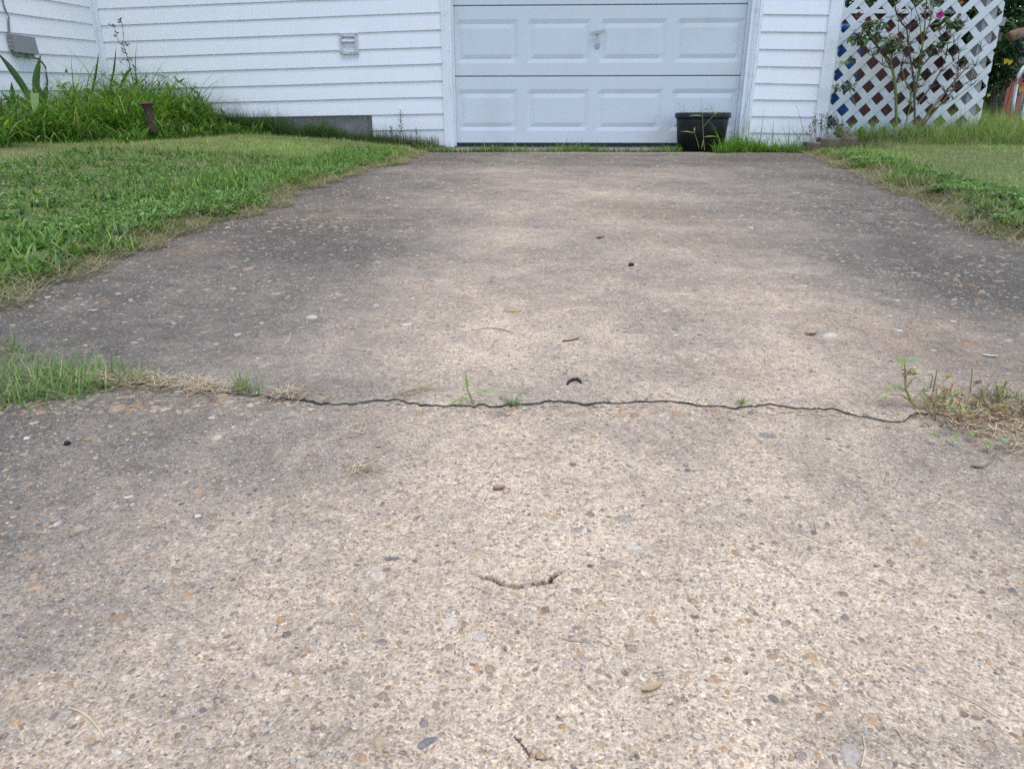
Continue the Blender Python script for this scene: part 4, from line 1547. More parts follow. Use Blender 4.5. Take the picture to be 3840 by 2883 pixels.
blob('small black pebble lying loose on the far slab', 631, 266, .008, .007, .006, 0, (.02, .02, .025), 'pebble', 'pebble')
blob('small black lump on the near slab at the left', 67.5, 444, .0044, .004, .0036, .4, (.015, .018, .024), 'pebble', 'pebble')
blob('large pale flat stone set in the concrete above the crack', 529, 380, .020, .020, .0025, 0, (.55, .46, .36))
blob('grey slate flat stone set below the crack on the right', 767, 433, .0130, .0085, .0022, -.2, (.19, .19, .20))
blob('dark slate sliver in the near slab left of the small crack', 392, 560, .0095, .0028, .0022, .05, (.085, .09, .11))
blob('ochre stone near the bottom left of the near slab', 36, 588, .0075, .006, .0026, .3, (.48, .29, .12))
blob('greyish tan flat stone in the right half of the near slab', 624, 519, .0130, .0070, .0022, -.25, (.33, .29, .24))
blob('orange and cream stone right of centre in the near slab', 645, 532, .0075, .0085, .0022, -.6, (.55, .36, .23))
blob('cream triangular stone left of the small crack', 378, 577, .0095, .0090, .0022, .0, (.62, .52, .40))
blob('brick red flat stone at the lower left', 118, 618, .0100, .0052, .0025, .4, (.34, .17, .09))
blob('pale flat stone at the left of the near slab', 242, 560, .0080, .0062, .0022, .1, (.56, .45, .32))
blob('cream flat stone in the upper middle of the near slab', 632, 462, .0092, .0100, .0022, .1, (.58, .48, .34))
blob('dark blue grey stone near the bottom of the near slab', 427, 745, .0085, .0042, .0024, .5, (.13, .14, .17))
blob('pinkish flat stone right of the small crack', 613, 565, .0110, .0060, .0022, -.3, (.43, .30, .23))
blob('white pebble on the near slab at the left', 27, 439, .0042, .0032, .0026, .3, (.60, .57, .53), 'pebble', 'pebble')
blob('ochre pebble high up the far slab', 513, 312, .018, .010, .003, 0, (.48, .34, .19), 'pebble', 'pebble')

# curled dark seed pod above the crack
mb = MB()
cp = [slab_pt(u, v) for u, v in ((567, 385), (569, 382), (573, 380.5), (577, 380), (580, 381.5), (581.5, 383.5))]
cp = [p + np.array([0, 0, .0025 + .0015 * math.sin(math.pi * i / 5)]) for i, p in enumerate(cp)]
mb.tube(cp, [.0014, .0024, .0028, .0028, .0024, .0012], 9, (.035, .032, .030))
tag(mb.build('seed_pod', M['stem'], None, True), 'black curled seed pod lying above the middle of the crack', 'seed pod')

# crabgrass sprout in the crack with three long leaves
wp0 = slab_pt(473, 403)
sprout = empty('crabgrass_sprout', wp0, 'young grass sprout with three long leaves in the crack', 'weed')
mb = MB()
tp = wp0 + np.array([-.008, .003, .022])
mb.tube([wp0, wp0 + np.array([-.003, .001, .010]), tp], [.0016, .0014, .001], 6, (.24, .30, .08))
mb.build('stem', M['stem'], sprout)
for (d, L, wd, b0) in (((-.10, .0, 1.0), .026, .0046, .9), ((1, .05, .30), .042, .0046, .6), ((-1, -.25, -.05), .034, .0048, .45)):
    mb = MB()
    st = wp0 + (tp - wp0) * b0
    mb.leaf(st, d, (0, -.8, .6) if abs(d[2]) > .5 else (0, -.3, 1), L, wd, (.27, .40, .10), .25, .22)
    mb.build('leaf', M['leaf'], sprout)


# broadleaf weed at the right end of the crack
def trefoil(mb, p, dirn, size, col, r):
    for a in (-1.0, 0, 1.0):
        d = np.array([math.cos(dirn + a), math.sin(dirn + a), r.uniform(.0, .5)])
        c = np.array(col) * r.uniform(.8, 1.2)
        mb.leaf(p, d, (r.uniform(-.3, .3), -.5 + r.uniform(-.3, .3), 1), size, size * .85, c, .2, .25)


LG = [(.20, .33, .10), (.30, .40, .09), (.25, .36, .18), (.38, .42, .10)]
LB = [(.30, .12, .05), (.36, .16, .06), (.22, .10, .06), (.46, .26, .07)]
wr = random.Random(3)
w0 = slab_pt(920, 409)
weed = empty('clover_weed', w0, 'upright clover like weed with green leaves at the right end of the crack', 'weed')
mb = MB()
main = [w0, w0 + np.array([-.012, .003, .010]), w0 + np.array([-.022, .006, .028]), w0 + np.array([-.025, .008, .047]), w0 + np.array([-.029, .010, .066])]
mb.tube(main, [.0020, .0019, .0017, .0013, .0009], 6, (.26, .27, .09))
br = []
for (t, d) in ((1, (-.030, -.004, .030)), (1, (-.036, .006, .012)), (2, (.018, .004, .022)), (2, (-.012, .0, .03)), (3, (.014, .0, .012)), (1, (.03, .01, .02)), (0, (.05, .012, .03)), (0, (.075, .02, .022)), (0, (.06, .03, .055)), (0, (.10, .02, .04))):
    a = main[t]; b = a + np.array(d) * .8
    mb.tube([a, (a + b) / 2 + np.array([0, 0, .005]), b], [.0010, .0008, .0006], 5, (.26, .24, .10))
    br.append(b)
mb.build('stem', M['stem'], weed)
mb = MB(); mb2 = MB()
trefoil(mb, main[-1], 2.6, .012, (.26, .40, .12), wr); trefoil(mb, main[-1] + np.array([.006, 0, .002]),   .2, .012, (.30, .42, .20), wr)
for b in br:
    for _ in range(2):
        c = wr.random()
        p = b + np.array([wr.uniform(-.006, .006), wr.uniform(-.004, .004), wr.uniform(-.005, .005)])
        if c < .6: trefoil(mb, p, wr.uniform(0, 6.28), wr.uniform(.0045, .0075), wr.choice(LG), wr)
        else: trefoil(mb2, p, wr.uniform(0, 6.28), wr.uniform(.006, .009), wr.choice(LB), wr)
mb.build('foliage', M['leaf'], weed)
o = mb2.build('withered_foliage', M['leaf'], weed); o['label'] = 'withered brown leaves'
# low mat to its right
w1 = slab_pt(985, 418)
mat_ = empty('weed_mat', w1, 'low tangled mat of half withered weed at the right frame edge', 'weed')
mb = MB(); mb2 = MB(); mbs = MB()
for i in range(150):
    u = 925 + 115 * wr.random() ** .8
    v = wr.gauss(405 + (u - 925) * .06, 9)
    p0 = slab_pt(u, min(v + 6, 448)); 
    p = p0 + np.array([wr.uniform(-.02, .02), wr.uniform(-.01, .01), abs(wr.gauss(.012, .012))])
    mbs.tube([p0, (p0 + p) / 2 + np.array([0, 0, .004]), p], [.0009, .0008, .0006], 4, (.30, .21, .11))
    if wr.random() < .45: trefoil(mb, p, wr.uniform(0, 6.28), wr.uniform(.0035, .006), wr.choice(LG), wr)
    else: trefoil(mb2, p, wr.uniform(0, 6.28), wr.uniform(.0035, .0055), wr.choice(LB), wr)
for (u, v) in ((945, 432), (956, 444), (972, 440), (988, 452), (935, 442), (1000, 448)):
    trefoil(mb, slab_pt(u, v) + np.array([0, 0, .012]), wr.uniform(0, 6.28), .0075, wr.choice([(.27, .38, .22), (.22, .33, .10)]), wr)
mbs.build('runners', M['stem'], mat_)
mb.build('foliage', M['leaf'], mat_)
o = mb2.build('withered_foliage', M['leaf'], mat_); o['label'] = 'withered brown leaves'
rp = [(u, v) for u in range(935, 1045, 8) for v in (414, 424, 434, 444, 450) if v < 418 + (u - 930) * .42]
o = grassobj('straw', [straw(rp, 620, .026, rg, .016, .013, .008, (.0006, .0014))], M['straw'])
tag(o, 'heap of dry straw under the weeds at the right end of the crack', 'straw', kind='stuff')
tuft('grass_tuft', 'thin dry grass tuft behind the weeds at the right frame edge', 'grass', [(975, 405), (990, 400), (1005, 398), (1020, 402), (1035, 404)], 220, .030, [(.24, .28, .12), (.34, .30, .16), (.20, .27, .10)], (2, 2, 1), rg, .008, (.0008, .0016))


# ------------------------------------------------------------------ plants by the left wall
# sword leaved plant
rsw = random.Random(12)
ip = gl(30, 122)
iy = 5.42
iris = empty('iris_plant', (aty(28, 110, iy)[0], iy, float(lawn(aty(28, 110, iy)[0], iy))), 'sword leaved iris plant in the tall grass below the utility box', 'plant')


def sword(base, pts, w, col, col2=None):
    mb = MB()
    V = []
    n = len(pts)
    for i, p in enumerate(pts):
        t = i / (n - 1)
        ww = w * (1 - .9 * max(0, (t - .55) / .45) ** 1.3) * (.7 + .3 * min(1, t * 4))
        V += [(p[0] - ww / 2, p[1], p[2]), (p[0], p[1] - ww * .18, p[2]), (p[0] + ww / 2, p[1], p[2])]
    fs = []
    for i in range(n - 1):
        for j in range(2):
            a = i * 3 + j
            fs.append((a, a + 1, a + 4, a + 3))
    mb.add(V, fs, col)
    mb.build('leaf', M['leaf'], base)


for pts, w, col, yy in (([(31, 100), (24, 87), (15, 74), (7, 63), (-3, 52)], .055, (.045, .095, .025), 5.40), ([(38, 102), (35.5, 85), (37, 70), (40.5, 55)], .055, (.07, .13, .03), 5.42),
                        ([(43, 105), (40, 95), (39, 86)], .05, (.05, .10, .025), 5.40), ([(13.5, 112), (12.5, 95), (11.5, 82)], .04, (.05, .11, .04), 5.42), ([(43, 108), (45, 95), (47, 84)], .045, (.06, .12, .04), 5.45),
                        ([(28, 104), (20, 97), (10, 97), (8, 100)], .045, (.04, .08, .025), 5.40), ([(91, 95), (95, 78), (99, 52)], .022, (.07, .13, .035), 6.2), ([(110, 88), (114, 70), (116, 48)], .018, (.06, .11, .03), 6.3),
                        ([(120, 88), (125, 76), (130, 68), (141, 69)], .03, (.09, .15, .05), 6.3), ([(66, 84), (55, 68), (41, 54)], .010, (.08, .13, .05), 6.2)):
    a = [aty(u, v, yy) for u, v in pts]
    q = []
    for k in range(9):
        t = k / 8 * (len(a) - 1); i = min(int(t), len(a) - 2)
        q.append(a[i] + (a[i + 1] - a[i]) * (t - i))
    q = [q[0]] + [(q[k - 1] + 2 * q[k] + q[k + 1]) / 4 for k in range(1, 8)] + [q[-1]]
    sword(iris, q, w, col)
# two cut pale leaf ends
for pts, w, col in (([(34.5, 93), (34.8, 103), (34.2, 113)], .055, (.36, .46, .20)), ([(19, 109), (18, 114), (17, 121)], .034, (.30, .40, .18))):
    a = [aty(u, v, 4.75) for u, v in pts]
    mb = MB()
    for k in range(2):
        pass
    w1_, w2_, w3_ = w, w * .9, w * .15
    V = []
    for p, ww in zip(a, (w1_, w2_, w3_)):
        V += [(p[0] - ww / 2, p[1], p[2]), (p[0], p[1] - .008, p[2]), (p[0] + ww / 2, p[1], p[2])]
    mb.add(V, [(0, 1, 4, 3), (1, 2, 5, 4), (3, 4, 7, 6), (4, 5, 8, 7)], col)
    o = mb.build('leaf', M['leaf'], iris); o['label'] = 'pale cut leaf end'
for (u, v) in ((24, 103), (3, 100)):
    p = aty(u, v, 4.95)
    mb = MB(); mb.leaf(p, (-.6, 0, -.5), (0, -1, .5), .09, .03, (.45, .28, .17), .4, .5)
    o = mb.build('leaf', M['leaf'], iris); o['label'] = 'withered tan leaf'
# thin tall weed against the wall
ty = float(wall_y_left(-2.9)) - .10
tw = [aty(u, v, ty) for u, v in ((134, 84), (131, 72), (128.5, 60), (125, 50), (123, 44), (123.5, 34), (122, 24), (120.5, 20))]
t0 = tw[0].copy()
tallw = empty('tall_weed', t0, 'thin tall seeding weed standing against the wall right of the corner post', 'weed')
mb = MB()
t00 = t0.copy(); t00[2] = float(lawn(t0[0], t0[1]))
mb.tube([t00] + tw, [.004] * 4 + [.0028] * 5, 5, (.10, .14, .06))
mb.build('stem', M['stem'], tallw); mb = MB()
br2 = [aty(u, v, ty) for u, v in ((124, 47), (119, 42), (116, 34), (114.5, 28), (110.5, 25))]
mb.tube(br2, [.0026, .0024, .002, .002, .0016], 5, (.10, .14, .06))
mb.build('branch', M['stem'], tallw); mb = MB()
br3 = [aty(u, v, ty) for u, v in ((129, 60), (124.5, 59), (121, 60), (120.5, 63))]
mb.tube(br3, [.003, .003, .003, .002], 5, (.10, .14, .06))
mb.build('branch', M['stem'], tallw)
mb = MB()
for (u, v) in ((120.6, 20), (121, 22), (110.6, 25), (115, 27), (116.5, 33), (117, 36), (123, 44), (126, 45), (127, 44), (124, 50), (124.5, 53), (130, 70)):
    p = aty(u, v, ty)
    for _ in range(3):
        mb.leaf(p, (rsw.uniform(-1, 1), rsw.uniform(-.6, .1), rsw.uniform(-.2, 1)), (0, -1, .4), rsw.uniform(.018, .034), .012, (.09, .15, .06), .2, .2)
mb.build('foliage', M['leaf'], tallw)
# rusted capped pipe
py_ = 5.3
pb = aty(151, 122, py_); pt = aty(146.8, 104, py_)
pipe = empty('iron_pipe', (pb[0], py_, pb[2]), 'rusted leaning iron pipe with a mushroom cap standing in the grass', 'pipe')
ax = (pt - pb)
bot = pb - ax * .6
mb = MB(); mb.tube([bot, pb, pb + ax * .80], [.027, .027, .027], 16)
mb.tube([pb + ax * .78, pb + ax * .92, pb + ax * 1.0], [.031, .036, .040], 16)
mb.build('shaft', M['rust'], pipe, False)
mb = MB(); mb.tube([pb + ax * 1.0, pb + ax * 1.04, pb + ax * 1.10, pb + ax * 1.14], [.052, .050, .036, .012], 18)
mb.build('cap', M['rust'], pipe, False)


# leafy upright weeds by the footing
def feather_weed(label, base, top, n, L, col, seed, name='leafy_weed'):
    r = random.Random(seed)
    o = empty(name, base, label, 'weed')
    mb = MB(); ml = MB()
    base = np.array(base); top = np.array(top)
    mb.tube([base, (base + top) / 2 + np.array([.006, 0, 0]), top], [.003, .0024, .0014], 5, tuple(x * .8 for x in col))
    for i in range(n):
        t = .12 + .88 * i / n
        p = base + (top - base) * t
        a = i * 2.4
        ml.leaf(p, (math.cos(a), math.sin(a) * .7 - .2, .55 + .5 * t), (0, -.5, 1), L * (1.15 - .75 * t) * r.uniform(.8, 1.2), .008, np.array(col) * r.uniform(.75, 1.2), .2, .3)
    mb.build('stem', M['stem'], o); ml.build('foliage', M['leaf'], o)
    return o


fy = float(wall_y_left(-1.0)) - .12
for (lab, u0, v0, u1, v1, n, L, sd) in (('tallest feathery green weed against the low siding', 400, 134, 400.5, 110, 34, .055, 1), ('short bushy weed just left of the tallest feathery weed', 392, 137, 391, 126, 26, .05, 2),
                                       ('slim weed right of the tallest feathery weed', 417, 140, 416, 127, 20, .032, 3)):
    a, b = aty(u0, v0, fy), aty(u1, v1, fy)
    a[2] = min(a[2], float(lawn(a[0], a[1])) + .0)
    feather_weed(lab, a, b, n, L, (.085, .14, .05), sd)
reg_f = (-1.25, -.62, 6.15, 6.42, lambda x, y: np.hypot((x + .93) / .33, (y - 6.3) / .14) < 1)
x, y = scatter(1300, *reg_f[:4], reg_f[4], rg)
P = np.stack([x, y, lawn(x, y)], -1)
o = grassobj('weedy_grass', [blades(P, rg.uniform(.05, .16, 1300), rg.uniform(.0018, .0045, 1300), rg.random(1300) * 6.283, rg.uniform(0, .8, 1300), rg.uniform(.1, 1.2, 1300), mixcol(1300, [(.07, .12, .04), (.09, .15, .05), (.13, .11, .06), (.10, .07, .04)], (3, 3, 2, 2), rg), 4)])
tag(o, 'dark bushy weeds at the foot of the siding left of the door', 'weeds', kind='stuff')


# weeds before the pot
wpo = np.array([pcx, pc[1] - PR - .05, pz])
pw_ = empty('grass_weed', (wpo[0] + .005, wpo[1], pz - .01), 'tall jointed grass weed standing in front of the black pot', 'weed')
mb = MB(); ml = MB()
yy = wpo[1]
s_ = [aty(u, v, yy) for u, v in ((704.5, 150), (703.5, 138), (703, 126), (702.5, 116), (702.7, 109))]
mb.tube(s_, [.003, .0028, .0024, .002, .0014], 5, (.20, .26, .09))
s2 = [aty(u, v, yy) for u, v in ((704, 126), (709, 120), (714, 115))]
mb.build('stem', M['stem'], pw_); mb = MB()
mb.tube(s2, [.0022, .002, .0014], 5, (.24, .24, .10))
s3 = [aty(u, v, yy) for u, v in ((699, 148), (697, 140), (694.5, 133), (693.5, 128))]
mb.build('stem', M['stem'], pw_); mb = MB()
mb.tube(s3, [.0026, .0024, .002, .0016], 5, (.18, .26, .08))
mb.build('stem', M['stem'], pw_)
for (u, v, d, L) in ((703, 116, (-1, 0, .25), .11), (702.8, 110, (.7, 0, .35), .05), (703.5, 137, (1, -.1, .25), .12), (703.8, 138, (-.15, -.2, -1), .09), (694.5, 133, (-1, 0, .35), .11), (694, 133, (.1, 0, 1), .05), (714, 115, (.6, 0, .9), .04)):
    ml = MB(); ml.leaf(aty(u, v, yy), d, (0, -.7, .7), L, .012, (.20, .33, .09), .25, .35); ml.build('leaf', M['leaf'], pw_)
# dry stems in the pot
mb = MB()
rp_ = random.Random(8)
for i in range(110):
    a, q = rp_.uniform(0, 6.28), PR * .95 * math.sqrt(rp_.random())
    b = np.array([pcx + q * math.cos(a), pc[1] + q * math.sin(a), pz + ph - .035])
    L = rp_.uniform(.03, .06) if rp_.random() < .8 else rp_.uniform(.08, .14)
    d = np.array([rp_.uniform(-.6, .6), rp_.uniform(-.5, .5), 1]); d /= np.linalg.norm(d)
    mb.tube([b, b + d * L * .6, b + d * L + np.array([rp_.uniform(-.015, .015), 0, -.006])], [.0014, .0012, .0008], 4, (.36, .27, .20) if rp_.random() < .7 else (.24, .20, .17))
o = mb.build('dried_plant', M['stem'], None)
tag(o, 'short dead tan stems sticking out of the black pot', 'dead plant')

# ------------------------------------------------------------------ edging blocks of the right bed
def edging(label, s_u0, s_u1, v0, v1, yy, rot=0):
    a, b = aty(s_u0, v1, yy), aty(s_u1, v1, yy)
    t = aty(s_u0, v0, yy)
    mb = MB()
    x0, x1, z0, z1 = a[0], b[0], a[2] - .03, t[2]
    n = 6
    V = []
    rr4 = random.Random(int(s_u0))
    for k, zz in enumerate((z0, z1 - .012, z1)):
        ins = .0 if k < 2 else .012
        for (px, py) in ((x0, 0), ((x0 * 2 + x1) / 3, -.018), ((x0 + 2 * x1) / 3, -.018), (x1, 0), (x1 - .02, .16), (x0 + .02, .16)):
            cx, cy = (x0 + x1) / 2, .08
            V.append((px + (cx - px) * ins * 6 + rr4.uniform(-.004, .004), yy + py + (cy - py) * ins * 6 + rr4.uniform(-.004, .004), zz + rr4.uniform(-.003, .003)))
    fs = [tuple(range(12, 18))]
    for k in range(2):
        for j in range(6):
            m_ = (j + 1) % 6
            fs.append((k * 6 + j, k * 6 + m_, (k + 1) * 6 + m_, (k + 1) * 6 + j))
    mb.add(V, fs)
    o = mb.build('edging_block', M['paver'])
    tag(o, label, 'edging block', 'edging blocks of the bed below the lattice')


edging('lowest tan edging block at the house corner, beside the driveway', 806.5, 820, 142, 152, 5.86)
edging('tan edging block stepping up right of the lowest one', 820.5, 839.5, 137.5, 148, 5.95)
edging('grass covered edging block right of the bare stepped one', 840.5, 857, 136.6, 146, 6.02)
edging('edging block top showing as a tan line in tall grass', 888, 911, 132.6, 142, 6.10)
edging('edging block nearly lost in grass at the right of the row', 912, 934, 133.4, 142, 6.12)

# dry seed-head weeds at the house corner
mb = MB(); ml = MB()
cy_ = 6.05
cwp = aty(820, 140, cy_)
cw = empty('dry_weed', cwp, 'brown seed headed dry weeds below the white corner board', 'weed')
rc = random.Random(4)
for i in range(26):
    u = rc.uniform(806, 848); v0 = rc.uniform(140, 147); hgt = rc.uniform(10, 32) * (1.0 if 810 < u < 840 else .7)
    a = aty(u, v0, cy_ + rc.uniform(-.06, .06)); b = aty(u + rc.uniform(-5, 5), v0 - hgt, cy_ + rc.uniform(-.06, .06))
    m_ = (a + b) / 2 + np.array([rc.uniform(-.02, .02), 0, 0])
    mb.tube([a, m_, b], [.002, .0016, .001], 4, (.22, .16, .11))
    for k in range(9):
        t = rc.uniform(.45, 1.05)
        p = a + (b - a) * t + np.array([rc.uniform(-.012, .012), rc.uniform(-.01, .01), 0])
        ml.leaf(p, (rc.uniform(-1, 1), rc.uniform(-.5, .2), rc.uniform(0, 1)), (0, -1, .5), rc.uniform(.012, .022), .010, (.30, .21, .15) if rc.random() < .75 else (.14, .20, .08), .3, .2)
mb.build('stalks', M['stem'], cw); ml.build('seed_heads', M['leaf'], cw)
reg_e = (2.15, 3.0, 5.75, 6.2, lambda x, y: x > 2.2)
x, y = scatter(1500, *reg_e[:4], reg_e[4], rg)
P = np.stack([x, y, np.maximum(lawn(x, y), g(y))], -1)
o = grassobj('weedy_grass', [blades(P, rg.uniform(.02, .10, 1500) , rg.uniform(.0018, .0042, 1500), rg.random(1500) * 6.283, rg.uniform(.1, 1.2, 1500), rg.uniform(.1, 1.0, 1500), mixcol(1500, [(.14, .10, .07), (.20, .14, .09), (.10, .16, .06), (.13, .20, .07)], (3, 2, 2, 2), rg), 4)])
tag(o, 'brown and green weeds matted around the lowest edging block', 'weeds', kind='stuff')

# ------------------------------------------------------------------ lattice panel
lat_s0 = XT1 - .005
LAT_N = .085
PLt = PS + np.array([0, .015])
lat_s1 = to_s(onplane(994.5, 51, PLt, KD))
zb_l = float(onplane(845, 139.5, PLt, KD)[2]); zt_l = 1.75
lat = empty('lattice_panel', W((lat_s0 + lat_s1) / 2, LAT_N, zb_l), 'white diagonal lattice screen beside the house corner', 'lattice')
# period from the photograph: about 20.7 px along the top
PER = .1275
SW = .051
zmid = float(onplane(870, 22, PLt, KD)[2])
sph = to_s(onplane(870.9, 0.5, PLt, KD)); zph = float(onplane(870.9, 0.5, PLt, KD)[2])    # centre of one opening


def clip_poly(poly, s0, s1, z0, z1):
    def cl(p, f):
        out = []
        for i in range(len(p)):
            a, b = p[i], p[(i + 1) % len(p)]
            fa, fb = f(a), f(b)
            if fa >= 0: out.append(a)
            if fa * fb < 0:
                t = fa / (fa - fb)
                out.append((a[0] + (b[0] - a[0]) * t, a[1] + (b[1] - a[1]) * t))
        return out
    for f in (lambda p: p[0] - s0, lambda p: s1 - p[0], lambda p: p[1] - z0, lambda p: z1 - p[1]):
        poly = cl(poly, f)
        if len(poly) < 3: return []
    return poly


def slats(sign, n0, n1, shift):
    mb = MB()
    DIA = PER * math.sqrt(2)
    half = SW * math.sqrt(2) / 2
    for k in range(-40, 41):
        # line z - zph = sign*(s - sph) + c, openings are centred on c = 0, slats at half a diagonal
        c = (k + .5) * DIA
        a, b = -4., 4.
        poly = [(sph + a, zph + sign * a + c - half), (sph + b, zph + sign * b + c - half), (sph + b, zph + sign * b + c + half), (sph + a, zph + sign * a + c + half)]
        poly = clip_poly(poly, lat_s0, lat_s1, zb_l, zt_l)
        if not poly: continue
        m = len(poly)
        V = [W(s, n1, z) for s, z in poly] + [W(s, n0, z) for s, z in poly]
        ar = sum(poly[i][0] * poly[(i + 1) % m][1] - poly[(i + 1) % m][0] * poly[i][1] for i in range(m))
        F1 = list(range(m)); F2 = [m + i for i in range(m)][::-1]
        if ar < 0: F1 = F1[::-1]; F2 = F2[::-1]
        fs = [tuple(F1), tuple(F2)] + [(i, m + i, m + (i + 1) % m, (i + 1) % m) for i in range(m)]
        mb.add(V, fs)
    return mb


o = slats(1, LAT_N, LAT_N + .008, 0).build('slats', M['lattice'], lat); o['label'] = 'front layer of slats rising to the right'
o = slats(-1, LAT_N - .009, LAT_N - .0005, 0).build('slats', M['lattice'], lat); o['label'] = 'back layer of slats falling to the right'
mb = MB()
for zz in np.arange(zb_l + .06, zt_l, .09):
    for ss in (lat_s0 + .035, lat_s1 - .03):
        mb.tube([W(ss, LAT_N + .007, zz), W(ss, LAT_N + .0095, zz)], .003, 6)
o = mb.build('staples', M['metal'], lat); o['kind'] = 'stuff'
mb = MB(); wtrim(mb, lat_s0 - .0, lat_s0 + .035, LAT_N - .05, LAT_N - .0095, zb_l, zt_l); mb.build('batten', M['lattice'], lat)
# post behind its right end
mb = MB()
a_s = lat_s1 - .135
wtrim(mb, a_s, a_s + .095, LAT_N - .115, LAT_N - .0105, zb_l - .25, zt_l + .1)
tag(mb.build('fence_post', M['greywood']), 'weathered grey wooden post behind the right end of the lattice', 'post')
# rails running right from the post
for lab, v0, v1 in (('upper grey rail end sticking out right of the lattice', 15.8, 24.5), ('lower grey rail end sticking out right of the lattice', 31.3, 40.0)):
    za, zb = float(onplane(1004, v1, PLt, KD)[2]), float(onplane(1004, v0, PLt, KD)[2])
    mb = MB()
    wtrim(mb, a_s + .097, to_s(onplane(1008.5, 30, PLt, KD)), LAT_N - .105, LAT_N - .07, za, zb)
    tag(mb.build('fence_rail', M['darkwood'] if 'lower' in lab else M['greywood']), lab, 'rail')

# ------------------------------------------------------------------ things behind the lattice
SY = 8.2
gb = float(g(8.2))
def shedx(u, v, y): return float(aty(u, v, y)[0])


zs_top = float(aty(900, 12, SY)[2])
sx0, sx1 = shedx(838, 60, SY), shedx(968, 60, SY)
shed = empty('shed', ((sx0 + sx1) / 2, SY, gb), 'low dark maroon board shed seen through the lattice', 'shed')
mb = MB()
k = sx0
while k < sx1:
    mb.box(k, min(k + .136, sx1), SY, SY + 1.2, gb - .05, zs_top - .02)
    k += .14
mb.build('wall', M['maroon'], shed)
mb = MB(); mb.box(sx0 - .05, sx1 + .05, SY - .05, SY + 1.3, zs_top - .018, zs_top + .02); mb.build('roof_edge', M['white'], shed)
# blue barrel
by_ = 7.0
bx = shedx(842, 70, by_)
brl = empty('blue_bin', (bx, by_, float(g(by_))), 'blue plastic bin behind the left edge of the lattice', 'bin')
bt = float(aty(845, 30, by_)[2]); b0 = float(g(by_)) - .02
mb = MB(); mb.lathe((bx, by_, b0), [(0, 0), (.115, 0), (.125, .05), (.135, (bt - b0) * .9), (.142, (bt - b0) * .92), (.142, bt - b0 - .02), (.13, bt - b0 - .02), (.115, .1), (0, .1)], 28); mb.build('body', M['blue'], brl, True)
mb = MB(); mb.lathe((bx, by_, bt), [(.13, -.02), (.148, -.018), (.148, .02), (.07, .045), (0, .05)], 28); mb.build('lid', M['blue'], brl, True)


# shrubs -------------------------------------------------------------------------
def shrub(name, label, cat, base, centre, rad, n, leaf, cols, seed, stems=6, group=None, flowers=None, clump=26):
    r = random.Random(seed)
    o = empty(name, base, label, cat, group)
    base = np.array(base, float); centre = np.array(centre, float); rad = np.array(rad, float)
    tips = []
    ms = MB()
    for _ in range(clump):
        d = np.array([r.gauss(0, 1), r.gauss(0, 1), r.gauss(0, 1)]); d /= np.linalg.norm(d)
        tips.append(centre + d * rad * r.uniform(.35, 1.0))
    for t in tips[:stems * 3]:
        m_ = base + (t - base) * .5 + np.array([r.uniform(-.05, .05), r.uniform(-.05, .05), .05])
        ms.tube([base + np.array([r.uniform(-.04, .04), r.uniform(-.04, .04), 0]), m_, t], [.014, .009, .004], 5, (.12, .10, .07))
    ml = MB()
    for _ in range(n):
        t = r.choice(tips)
        sp = float(rad.mean()) * .32
        p = t + np.array([r.gauss(0, sp), r.gauss(0, sp), r.gauss(0, sp * .8)])
        d = np.array([r.gauss(0, 1), r.gauss(0, 1), r.gauss(-.25, .6)])
        c = np.array(r.choice(cols)) * r.uniform(.65, 1.3)
        L = leaf * r.uniform(.6, 1.25)
        ml.leaf(p, d, (r.gauss(0, .5), r.gauss(-.3, .5), 1), L, L * .42, c, .25, .3)
    ms.build('stem', M['stem'], o)
    lo = ml.build('foliage', M['leaf'], o)
    if flowers:
        for (u, v, y, fr, fc) in flowers:
            mf = MB()
            p = aty(u, v, y)
            for k in range(9):
                a = k * 2.4
                mf.leaf(p, (math.cos(a), -.5 + .3 * math.sin(a * 3), math.sin(a)), (0, -1, .2), fr, fr * .7, np.array(fc) * r.uniform(.85, 1.15), .3, -.2)
            mf.build('flower', M['petal'], o)
    return o


DG = [(.030, .070, .022), (.045, .10, .03), (.022, .052, .018), (.065, .125, .035)]
MG = [(.09, .18, .04), (.13, .23, .06), (.07, .14, .035)]
c1 = aty(1003, 65, 7.0)
shrub('flowering_shrub', 'dark green shrub with yellow blossoms right of the lattice', 'shrub', (c1[0] + .05, 7.0, float(g(7.0))), c1 + np.array([-.02, .1, .05]), (.14, .22, .36), 1500, .07, DG, 1, 6, None,
      [(1005, 61, 6.75, .030, (.75, .60, .10)), (1009, 62, 6.75, .028, (.75, .62, .12)), (1020, 89, 6.75, .030, (.75, .45, .10)), (988, 95, 6.75, .02, (.65, .62, .10))])
c2 = aty(1012, 5, 7.6)
shrub('leafy_shrub', 'tall dark leafy shrub behind the upper right corner of the lattice', 'shrub', (c2[0], 7.7, float(g(7.7))), c2 + np.array([.1, .2, .05]), (.55, .35, .42), 2600, .09, DG, 2, 6)
c3 = aty(880, -12, 10.5)
for i, (uu, yy, sd) in enumerate(((850, 10.6, 5), (905, 11.0, 6), (960, 10.4, 7))):
    c = aty(uu, -6, yy)
    shrub('leafy_shrub', ['light green bushy shrub above the shed, nearest the house', 'light green bushy shrub behind the middle of the shed', 'light green bushy shrub behind the right end of the shed'][i], 'shrub', (c[0], yy, float(g(yy))), c + np.array([0, 0, .1]), (.75, .5, .62), 1700, .10, MG + DG[:2], sd, 5, 'shrubs behind the shed')
